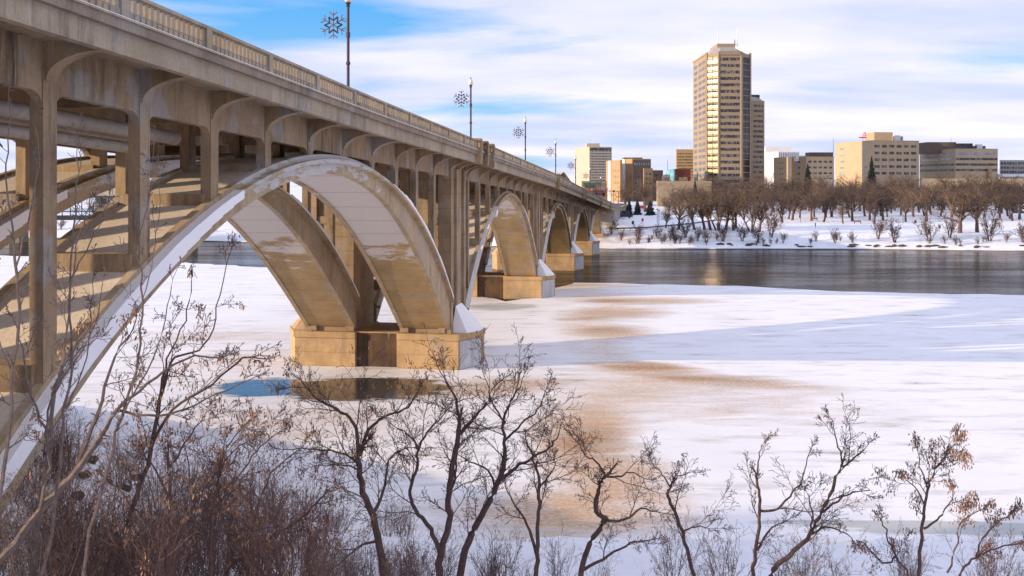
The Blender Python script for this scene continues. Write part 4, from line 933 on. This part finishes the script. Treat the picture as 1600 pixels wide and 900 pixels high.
# ------------------------------------------------------------------ park furniture
def park(x, Y): X = (x - 800) / F * Y; return X, Y, float(hgt(X, Y))
bench = thing('park_bench', 'low bench in the snow left in the park', 'bench', (0, 0, 0), 'park benches')
m = MB(); m.box(-1.2, 1.2, -.25, .25, .42, .5); m.build('seat', M['wood'], bench, off=(0, 0, 0)); m = MB(); m.box(-1.2, 1.2, .22, .30, .55, .95); m.build('backrest', M['wood'], bench, off=(0, 0, 0))
for sx in (-1, 1):
    m = MB(); m.box(sx - .06, sx + .06, -.25, .28, -.2, .42); m.build('leg', M['dark'], bench, off=(0, 0, 0))
for k, (x, Y, lb) in enumerate(((1340, 322, 'park bench below the middle row trees, left of the forward young tree'), (1491, 326, 'park bench left of the stout pink trunked tree'), (1196, 338, 'park bench right of the front cluster'), (1272, 336, 'park bench at the foot of the tree under the tan block'), (1560, 330, 'park bench near the right edge'))):
    p = park(x, Y)
    if k == 0: bench.location = p; bench['label'] = lb
    else: copy_thing(bench, p, rb.uniform(-.3, .3), 1, lb)
pl = thing('path_lamp', '', 'lamp post', (0, 0, 0), 'dark lamp posts in the park')
m = MB(); m.lathe((0, 0, -.3), [(.12, 0), (.08, .6), (.07, 5)], 6); m.build('pole', M['dark'], pl, off=(0, 0, 0)); m = MB(); m.lathe((0, 0, 4.7), [(.1, 0), (.28, .12), (.22, .45), (.05, .55)], 8); m.build('lamp_head', M['dark'], pl, off=(0, 0, 0))
for k, (x, Y, lb) in enumerate(((1251, 330, 'dark lamp post between the cluster and the middle row trees'), (1027, 318, 'dark lamp post on the snowy path near the bridge, left one'), (1029.5, 312, 'dark lamp post on the snowy path near the bridge, right one'), (1411, 322, 'dark lamp post below the gap between the two large office blocks'), (1593, 330, 'dark lamp post at the right edge'), (959, 372, 'dark lamp post behind the end of the bridge parapet'))):
    p = park(x, Y) if k < 5 else (px(959, 300, 372).x, 372, 7.5)
    if k == 0: pl.location = p; pl['label'] = lb
    else: copy_thing(pl, p, 0, 1 if k < 5 else 1.5, lb)
bn = thing('litter_bin', '', 'bin', (0, 0, 0), 'litter bins in the park')
m = MB(); m.lathe((0, 0, -.1), [(.36, 0), (.42, 1.0), (.42, 1.15)], 10); m.build('drum', M['dark'], bn, off=(0, 0, 0)); m = MB(); m.lathe((0, 0, 1.05), [(.46, 0), (.4, .14), (.1, .2)], 10); m.build('lid', M['wood'], bn, off=(0, 0, 0))
for k, (x, Y, lb) in enumerate(((1430, 322, 'dark litter bin standing alone in the snow at right'), (1578, 344, 'dark litter bin under the trees at the right edge'), (989, 322, 'small dark litter bin on the path slope near the bridge'))):
    p = park(x, Y)
    if k == 0: bn.location = p; bn['label'] = lb
    else: copy_thing(bn, p, 0, 1, lb)
def signpost(x, Y, h, w_, mat, lb):
    X, Y, z = park(x, Y); t = thing('signboard', lb, 'sign', (X, Y, z)); m = MB(); m.tube([(0, 0, -.3), (0, 0, h)], [.05, .05], 5); m.build('post', M['dark'], t, off=(0, 0, 0))
    m = MB(); m.box(-w_ / 2, w_ / 2, -.06, -.01, h - 1.0, h); m.build('panel', M[mat], t, off=(0, 0, 0))
signpost(1378, 288, 2.2, .8, 'wood', 'brown sign board beside the pinkish shore shrub'); signpost(1468, 288, 2.0, .7, 'wood', 'brown sign board between the golden and the pale shrub'); signpost(1004, 322, 1.9, .7, 'red', 'small red sign on the snowy path near the bridge'); signpost(1274, 300, 1.9, .3, 'wood', 'thin brown marker post alone in the snow right of the cluster'); signpost(1561, 290, 2.4, .3, 'wood', 'thin marker post near the right end of the park')
# low timber guard rail on the slope
t = thing('guard_rail', 'low brown timber guard rail curving along the path near the bridge', 'rail', (40, 300, 3))
m = MB(); ps = [(947, 300), (965, 296), (985, 297), (1010, 301), (1045, 308), (1080, 318), (1115, 330), (1150, 338)]
pw = [Vector(park(*q)) + Vector((0, 0, .6)) for q in ps]; m.tube(pw, [.22] * len(pw), 4); m.build('rail', M['wood'], t)
for a, b in zip(pw[:-1], pw[1:]):
    for u in (0, .5):
        q = a.lerp(b, u); m = MB(); m.tube([q - Vector((0, 0, 1.0)), q + Vector((0, 0, .15))], [.13, .13], 5); m.build('post', M['wood'], t)
# parked van and car
def car(x, Y, L_, H_, mat, name, lb, rz=0.0, z=None):
    X, Y, zz0 = park(x, Y); t = thing(name, lb, 'vehicle', (X, Y, zz0 if z is None else z), rz=rz); h = L_ / 2
    if name == 'parked_van': pr = [(-h, .35), (h, .35), (h, 1.1), (h * .8, 1.25), (h * .62, H_), (-h * .97, H_), (-h, 1.0)]
    else: pr = [(-h, .3), (h, .3), (h, .75), (h * .5, .9), (h * .22, H_), (-h * .5, H_), (-h * .8, .95), (-h, .85)]
    m = MB(); m.prism(pr, -.9, .9, axis=1); m.build('body', M[mat], t, off=(0, 0, 0))
    m = MB(); m.box(-h * .45, h * .25, -.93, .93, H_ * .66, H_ * .93); m.build('window', M['glass'], t, off=(0, 0, 0))
    for sx in (-.62, .62):
        for sy in (-.88, .88):
            m = MB(); m.tube([(sx * h, sy - .1, .33), (sx * h, sy + .1, .33)], [.33, .33], 12); m.build('wheel', M['dark'], t, off=(0, 0, 0))
car(975, 352, 6, 2.6, 'dark', 'parked_van', 'dark van with white side parked by the bridge abutment')
car(1003, 402, 4.6, 1.5, 'red', 'parked_car', 'bright red car on the road above the three spruces')
car(1592, 372, 4.6, 1.5, 'navy', 'parked_car', 'dark blue car parked at the right edge of the park')
# traffic signal gantry at the end of the bridge
for (x, Yg, lb) in ((948, 335, 'traffic signal mast with long arm over the road at the bridge end'), (966, 365, 'second traffic signal mast beyond the first at the bridge end')):
    q = px(x, 315, Yg); t = thing('traffic_signal', lb, 'traffic signal', (q.x, Yg, 8.6))
    m = MB(); m.tube([(0, 0, 0), (0, 0, 6.4)], [.16, .12], 6); m.tube([(0, 0, 6.3), (-9, 0, 6.6)], [.12, .08], 5); m.build('mast', M['dark'], t, off=(0, 0, 0))
    for dx in (-4.5, -8.2):
        m = MB(); m.box(dx - .2, dx + .2, -.2, .2, 5.9, 7.0); m.build('signal_head', M['dark'], t, off=(0, 0, 0))
# ------------------------------------------------------------------ foreground trees
FG = dict(seg=[6, 9, 6, 4, 2], wob=[.12, .12, .13, .16, .2], up=[.04, .035, .03, .02, .0], kids=[5, 9, 4.4, 1.0], start=[.2, .12, .15, .3], ang=[42, 42, 42, 42], ratio=[.55, .50, .52, .6], taper=.85, rmin=.0050, leafp=0)
def fg_tree(name, label, D, limbs, seed, mat='bark', leaf=0, dens=1.0, blen=1.15, cat='tree', group='bare trees on the near bank', twist=.06, kids=None):
    """limbs: lists of picture points (x, y) with a radius in picture pixels at each end"""
    rg = random.Random(seed); x0, y0 = limbs[0][0][0]; base = px(x0, y0, D); gz = float(hgt(base.x, base.y))
    P = dict(FG); P['leafp'] = leaf
    if kids: P['kids'] = kids
    t = thing(name, label, cat, (base.x, base.y, gz), group); tr = MB(); cr = MB(); lv = MB()
    for li, (pts, r0, r1) in enumerate(limbs):
        W = []; dr = rg.uniform(-1, 1) * .9 if li else 0
        # bend the limbs out of the picture plane
        y_start = pts[0][1]
        for (x, y) in pts:
            rise = max(0, (y_start - y)) / 300.0; Dk = D * (1 + twist * dr * min(1.5, rise * 2.0)); 
            W.append(px(x, y, Dk))
        if li == 0: W[0] = Vector((W[0].x, W[0].y, W[0].z)); W.insert(0, Vector((W[0].x + .05, W[0].y, gz - .3)))
        n0 = len(W)
        # resample with a little crookedness
        if n0 > 2:      # round the corners off
            E_ = [W[0] * 2 - W[1]] + W + [W[-1] * 2 - W[-2]]; S_ = []
            for j in range(1, len(E_) - 2):
                p0, p1, p2, p3 = E_[j - 1], E_[j], E_[j + 1], E_[j + 2]
                for h in range(4):
                    u = h / 4; S_.append(.5 * ((2 * p1) + (p2 - p0) * u + (2 * p0 - 5 * p1 + 4 * p2 - p3) * u * u + (3 * p1 - p0 - 3 * p2 + p3) * u ** 3))
            W = S_ + [W[-1]]
        Q = [W[0]]
        for a, b in zip(W[:-1], W[1:]):
            k = max(1, int((b - a).length / .22))
            for j in range(1, k + 1):
                u = j / k; Q.append(a.lerp(b, u) + Vector((rg.gauss(0, .018), rg.gauss(0, .018), rg.gauss(0, .012))))
        n = len(Q); tk = .55 if mat == 'bark_g' else .75; ra, rb_ = r0 * tk * D / F, r1 * tk * D / F
        rad = [ra + (rb_ - ra) * (k / (n - 1)) ** .8 for k in range(n)]
        if li == 0: rad[0] *= 1.25
        tr.tube(Q, rad, 7 if ra > .05 else 5, cap=False)
        tot = sum((b - a).length for a, b in zip(Q[:-1], Q[1:])); nb = max(2, int(tot * 1.9 * dens))
        for k in range(nb):
            u = (k + rg.random()) / nb; 
            if li == 0 and u < .42: continue
            if li and u < .15: continue
            i = min(int(u * (n - 1)), n - 2); o = Q[i]; dl = (Q[i + 1] - Q[i]).normalized()
            ax = dl.cross(Vector((rg.gauss(0, 1), rg.gauss(0, 1), rg.gauss(0, 1)))).normalized(); an = R(rg.uniform(32, 62)); nd = dl * math.cos(an) + ax * math.sin(an); nd.z += .15
            branch(cr, o, nd, 1.6 * blen * (1 - .55 * u) * rg.uniform(.45, 1.15) * D / 24, min(rad[i] * .5, .016), 1, rg, P, lv if leaf else None)
        branch(cr, Q[-1], (Q[-1] - Q[-2]), blen * .42 * D / 24, rad[-1] * .9, 1, rg, P, lv if leaf else None)
    tr.build('trunk', M[mat], t, fix=False); cr.build('crown', M[mat], t, fix=False)
    if lv.v: lv.build('dry_leaves', M['leaf'], t, fix=False)
    return t
fg_tree('bare_tree', 'dark crooked tree with russet leaf bits in front of the meltwater pool', 24, [
    ([(600, 900), (592, 850), (583, 808), (568, 770), (562, 735), (560, 705)], 9.5, 5.5),
    ([(560, 705), (556, 670), (540, 648), (510, 632), (488, 615), (474, 596)], 4.5, 1.5), ([(562, 712), (575, 672), (600, 652), (632, 640), (648, 618)], 4.5, 1.5),
    ([(563, 735), (545, 712), (505, 704), (460, 700)], 3.2, 1.2), ([(584, 800), (602, 760), (607, 720), (630, 700)], 4, 1.3), ([(588, 845), (560, 855), (525, 885)], 3.5, 1.5), ([(568, 765), (560, 735), (528, 727), (500, 728)], 2.8, 1)], 1, leaf=.10, blen=1.45, dens=1.7)
fg_tree('bare_tree', 'large double stemmed dark tree at the bottom centre', 25, [
    ([(688, 900), (690, 862), (702, 815), (702, 770), (710, 715), (717, 670)], 9, 5),
    ([(688, 865), (672, 828), (648, 795), (642, 765), (652, 725), (655, 700), (668, 675), (690, 650)], 5.5, 1.4), ([(717, 670), (714, 630), (705, 610), (690, 585)], 4, 1.2), ([(716, 680), (740, 655), (758, 632), (775, 600)], 4, 1.2),
    ([(703, 770), (712, 740), (716, 700), (735, 680)], 3.5, 1.2), ([(655, 705), (640, 682), (620, 668)], 2.5, 1)], 2, blen=1.35, dens=1.5)
fg_tree('bare_tree', 'tall spreading dark tree right of the double stemmed one', 25.5, [
    ([(718, 900), (733, 845), (752, 805), (772, 770), (787, 735)], 9, 5.5), ([(787, 735), (789, 700), (787, 660), (798, 628), (815, 596)], 5, 1.3), ([(780, 752), (806, 730), (832, 715), (858, 700), (872, 680)], 4.5, 1.3),
    ([(787, 690), (815, 662), (840, 640), (850, 615)], 3, 1), ([(775, 765), (762, 735), (735, 722), (718, 712)], 3, 1), ([(790, 660), (770, 630), (762, 600)], 2.5, 1)], 3, blen=1.45, dens=1.5)
fg_tree('bare_tree', 'slim dark tree with a single straight stem at bottom centre', 24, [
    ([(838, 900), (839, 850), (842, 800), (842, 755), (835, 725), (828, 700)], 6, 2), ([(838, 865), (824, 820), (805, 790), (792, 762)], 4, 1.2), ([(842, 765), (860, 740), (868, 720)], 2.5, 1)], 4, blen=1.05, dens=1.4)
fg_tree('bare_tree', 'crooked dark tree with zigzag trunk right of centre', 24, [
    ([(908, 900), (918, 860), (935, 825), (948, 812), (932, 800), (931, 775), (938, 755), (946, 744)], 6.5, 4), ([(946, 744), (935, 725), (915, 712), (902, 690)], 3, 1), ([(946, 744), (965, 745), (985, 738), (1000, 745)], 3, 1), ([(940, 812), (975, 812), (1000, 795), (1020, 800)], 4, 1.3), ([(912, 890), (950, 868), (985, 850), (1010, 845)], 4, 1.3)], 5, blen=1.15, dens=1.4)
fg_tree('bare_tree', 'slender dark tree curving left, right of the zigzag one', 25, [
    ([(1083, 900), (1070, 845), (1055, 800), (1043, 775), (1048, 762)], 4.8, 3), ([(1048, 762), (1035, 742), (1020, 725)], 2.2, .9), ([(1048, 762), (1060, 745), (1078, 738)], 2.2, .9), ([(1066, 830), (1090, 822), (1105, 825)], 2, .9)], 6, blen=1.0, dens=1.3)
fg_tree('bare_tree', 'upright dark tree left of the forked leaning one', 24, [
    ([(1177, 900), (1182, 850), (1187, 800), (1184, 765), (1181, 745)], 5, 2.6), ([(1181, 745), (1186, 715), (1192, 690)], 2.2, .8), ([(1187, 797), (1215, 795), (1238, 768), (1256, 745), (1266, 705)], 3.4, 1), ([(1183, 860), (1205, 825), (1230, 812)], 3, 1)], 7, blen=.95)
fg_tree('bare_tree', 'forked dark tree leaning right over the snow at lower right', 24, [
    ([(1205, 900), (1222, 878), (1248, 855), (1268, 828), (1285, 800), (1300, 765), (1316, 728)], 6.5, 3), ([(1316, 728), (1312, 705), (1304, 680), (1302, 660)], 2.4, .8), ([(1316, 730), (1335, 715), (1352, 700)], 2.2, .8), ([(1285, 800), (1315, 778), (1340, 768), (1362, 765)], 2.8, .9), ([(1268, 828), (1268, 795), (1262, 770)], 2.4, .8), ([(1262, 838), (1290, 824), (1315, 830), (1328, 838)], 3, 1)], 8, blen=1.0)
fg_tree('bare_tree', 'tree with orange seed clusters at lower right', 24, [
    ([(1436, 900), (1440, 850), (1442, 810), (1447, 775), (1457, 745), (1470, 720)], 4.8, 2), ([(1443, 826), (1465, 812), (1478, 795), (1490, 770)], 2.8, 1), ([(1450, 765), (1440, 735), (1433, 705)], 2.2, .8), ([(1445, 790), (1428, 760), (1412, 745)], 2, .8), ([(1470, 720), (1482, 705), (1490, 695)], 1.6, .8)], 9, 'bark_r', leaf=.26, blen=.95)
fg_tree('bare_tree', 'low tree with orange seed clusters leaning in at the right corner', 23, [
    ([(1500, 900), (1520, 875), (1545, 860), (1600, 846)], 3.5, 1.5), ([(1525, 870), (1540, 835), (1562, 815), (1580, 800)], 2.4, 1), ([(1480, 895), (1495, 850), (1500, 820), (1530, 795)], 2.4, 1)], 10, 'bark_r', leaf=.26, blen=.95)
fg_tree('bare_tree', 'small tree between the seed tree and the forked one, arching left', 24, [
    ([(1420, 900), (1400, 870), (1385, 835), (1377, 810)], 3, 1.2), ([(1400, 870), (1380, 880), (1350, 850), (1335, 845)], 2.5, 1)], 11, 'bark', leaf=.1, blen=.7)
# grey stems of the big clump at the lower left
LK = [5, 7, 3.4, .8]
fg_tree('bare_tree', 'thick grey tree leaning right from the lower left corner', 17, [
    ([(-30, 905), (10, 862), (60, 800), (110, 745), (150, 690)], 13, 9), ([(150, 690), (185, 640), (230, 600), (290, 560), (345, 560)], 7, 2), ([(120, 735), (150, 650), (180, 560), (215, 500)], 8, 2), ([(60, 800), (75, 730), (70, 660), (95, 590), (130, 520)], 6, 1.5), ([(180, 640), (250, 650), (320, 625), (395, 590)], 5, 1.5)], 12, 'bark_g', leaf=.05, blen=1.1, kids=LK, twist=.12)
fg_tree('bare_tree', 'grey upright tree crossing the near arch at left', 18, [
    ([(52, 900), (58, 830), (68, 760), (78, 690), (82, 620)], 9, 5.5), ([(82, 620), (98, 560), (110, 470), (122, 380), (140, 320)], 5, 1.5), ([(78, 690), (50, 620), (38, 560), (20, 500)], 4.5, 1.4), ([(82, 620), (120, 560), (150, 500), (160, 440)], 4, 1.3)], 13, 'bark_g', blen=1.0, kids=LK, twist=.12)
fg_tree('bare_tree', 'tall thin grey sapling rising past the nearest column', 15, [
    ([(-10, 880), (5, 740), (20, 600), (28, 480), (22, 380)], 7, 4), ([(22, 380), (8, 280), (14, 200), (15, 145)], 3.2, 1), ([(24, 420), (45, 330), (60, 260), (52, 190), (58, 160)], 3, 1), ([(20, 600), (-5, 500), (-10, 400), (5, 330)], 3, 1)], 14, 'bark_g', blen=.75, kids=[5, 5, 2.4, .5], twist=.1)
fg_tree('bare_tree', 'thin grey sapling between the first two bridge columns', 16, [
    ([(70, 900), (90, 760), (104, 640), (112, 520), (108, 430), (118, 330)], 6, 2.4), ([(118, 330), (122, 250), (124, 195)], 2, .8), ([(108, 440), (140, 380), (165, 330), (172, 290)], 2.5, .9), ([(104, 640), (135, 560), (142, 480), (150, 400)], 2.6, .9)], 15, 'bark_g', blen=.7, kids=[5, 5, 2.4, .5], twist=.1)
fg_tree('bare_tree', 'thin grey sapling in front of the second bridge column', 17, [
    ([(130, 900), (160, 760), (190, 650), (215, 560), (222, 470), (215, 380)], 6.5, 2.4), ([(215, 380), (235, 300), (245, 210)], 2, .7), ([(222, 470), (240, 400), (248, 330), (246, 260)], 2, .8), ([(190, 650), (240, 560), (262, 480), (275, 420)], 2.8, .9)], 16, 'bark_g', blen=.75, kids=[5, 5, 2.4, .5], twist=.1)
fg_tree('bare_tree', 'dark slender tree leaning right through the near arch opening', 20, [
    ([(170, 900), (205, 800), (235, 700), (255, 600)], 7, 4), ([(255, 600), (275, 560), (320, 540), (340, 480), (360, 390)], 3.2, 1), ([(250, 620), (262, 560), (290, 500), (300, 440)], 2.8, .9), ([(235, 700), (270, 640), (330, 600), (380, 560), (410, 560)], 4, 1.2)], 17, 'bark', blen=1.0, leaf=.08, kids=LK, twist=.1)
fg_tree('bare_tree', 'dark arching tree with long limbs left of the meltwater pool', 21, [
    ([(352, 900), (385, 868), (425, 838), (470, 810), (500, 780)], 6, 2), ([(385, 868), (400, 800), (425, 740), (470, 700)], 4, 1.3), ([(365, 888), (350, 820), (340, 760), (350, 700)], 4, 1.3)], 18, 'bark', blen=1.25, leaf=.08)
fg_tree('bare_tree', 'brown leafy shrub-like tree filling the left foreground', 20, [
    ([(262, 900), (262, 830), (268, 770), (262, 720)], 6, 3), ([(262, 740), (290, 690), (320, 650)], 3, 1), ([(265, 780), (235, 720), (225, 670)], 3, 1), ([(262, 830), (310, 780), (350, 720), (385, 690)], 3.5, 1), ([(262, 860), (215, 800), (180, 760)], 3, 1)], 19, 'bark_r', blen=1.4, leaf=.10)
fg_tree('bare_tree', 'brown twiggy tree behind the leafy one in the left foreground', 23, [
    ([(330, 900), (328, 840), (335, 780), (345, 735)], 5, 2.5), ([(335, 780), (375, 740), (400, 705), (430, 680)], 3, 1), ([(328, 820), (300, 760), (290, 700)], 3, 1), ([(345, 735), (355, 700), (380, 665)], 2.5, .9)], 20, 'bark_r', blen=1.4, leaf=.08)
# undergrowth shrubs on the near bank
BP = dict(seg=[5, 4, 3, 2], wob=[.08, .14, .2, .25], up=[.03, .04, .03, .0], kids=[6, 3.4, 1.2], start=[.2, .15, .1], ang=[28, 34, 38], ratio=[.48, .52, .5], taper=.75, rmin=.0042)
bs = [shrub_proto('bank_shrub', 51 + k, 2.6, 11, ['bark_r', 'bark', 'bark_g', 'bark_r'][k], P=BP, r=.016, spread=.5, leaf=(.02, 0, 0, .05)[k]) for k in range(4)]
BL = ['brown twiggy undergrowth shrub covering the snowy near bank']
rq = random.Random(77); cnt = 0
for k in range(190):
    x = rq.uniform(-60, 1640) if k % 2 else rq.uniform(-60, 700); Dk = rq.uniform(18, 44)
    if x > 640 and Dk > 31: continue
    if x > 1000 and rq.random() < .3: continue
    X = (x - 800) / F * Dk
    if Dk > toe(X) - 2: continue
    z = float(hgt(X, Dk)); y = HY + (CZ - z - 2.2) / Dk * F
    if y > 915: continue
    place(bs[rq.choice([0, 1, 2, 3] if x < 640 else [1, 2, 1])], X, Dk, rq.uniform(.65, 1.15) * (1.05 if x < 480 else .62), BL[0], 'undergrowth shrubs on the near bank'); cnt += 1
# dead grass tufts poking out of the near bank snow
m = MB(); rg = random.Random(5)
for k in range(5200):
    X = rg.uniform(-40, 22); Y = rg.uniform(24, 76)
    if Y > toe(X) - .5 or math.sin(X * .9 + 3 * math.sin(Y * .35)) + math.sin(Y * .8) < .35: continue
    z = float(hgt(X, Y)) - .05
    for j in range(3):
        a = rg.uniform(0, 6.28); h = rg.uniform(.15, .45); lx, ly = rg.gauss(0, .12), rg.gauss(0, .12); wv = .012
        m.add([(X + math.cos(a) * wv, Y + math.sin(a) * wv, z), (X - math.cos(a) * wv, Y - math.sin(a) * wv, z), (X + lx, Y + ly, z + h)], [(0, 1, 2)])
tag(m.build('dead_grass', M['leaf'], fix=False), 'dry brown grass tufts poking through snow on the near bank', 'grass', kind='stuff')
for k in range(16):
    X = rq.uniform(-26, -9); Y = rq.uniform(34, 58)
    if Y > toe(X) - 1: continue
    rock(X, Y, rq.uniform(.2, .45), rq.uniform(.2, .4), rq.uniform(.12, .25), 'small dark stone half buried in the near bank snow', 300 + k, 'stone'); 
for o in bpy.data.objects:
    if o.name.startswith('stone') and o.get('group'): o['group'] = 'stones on the near bank'
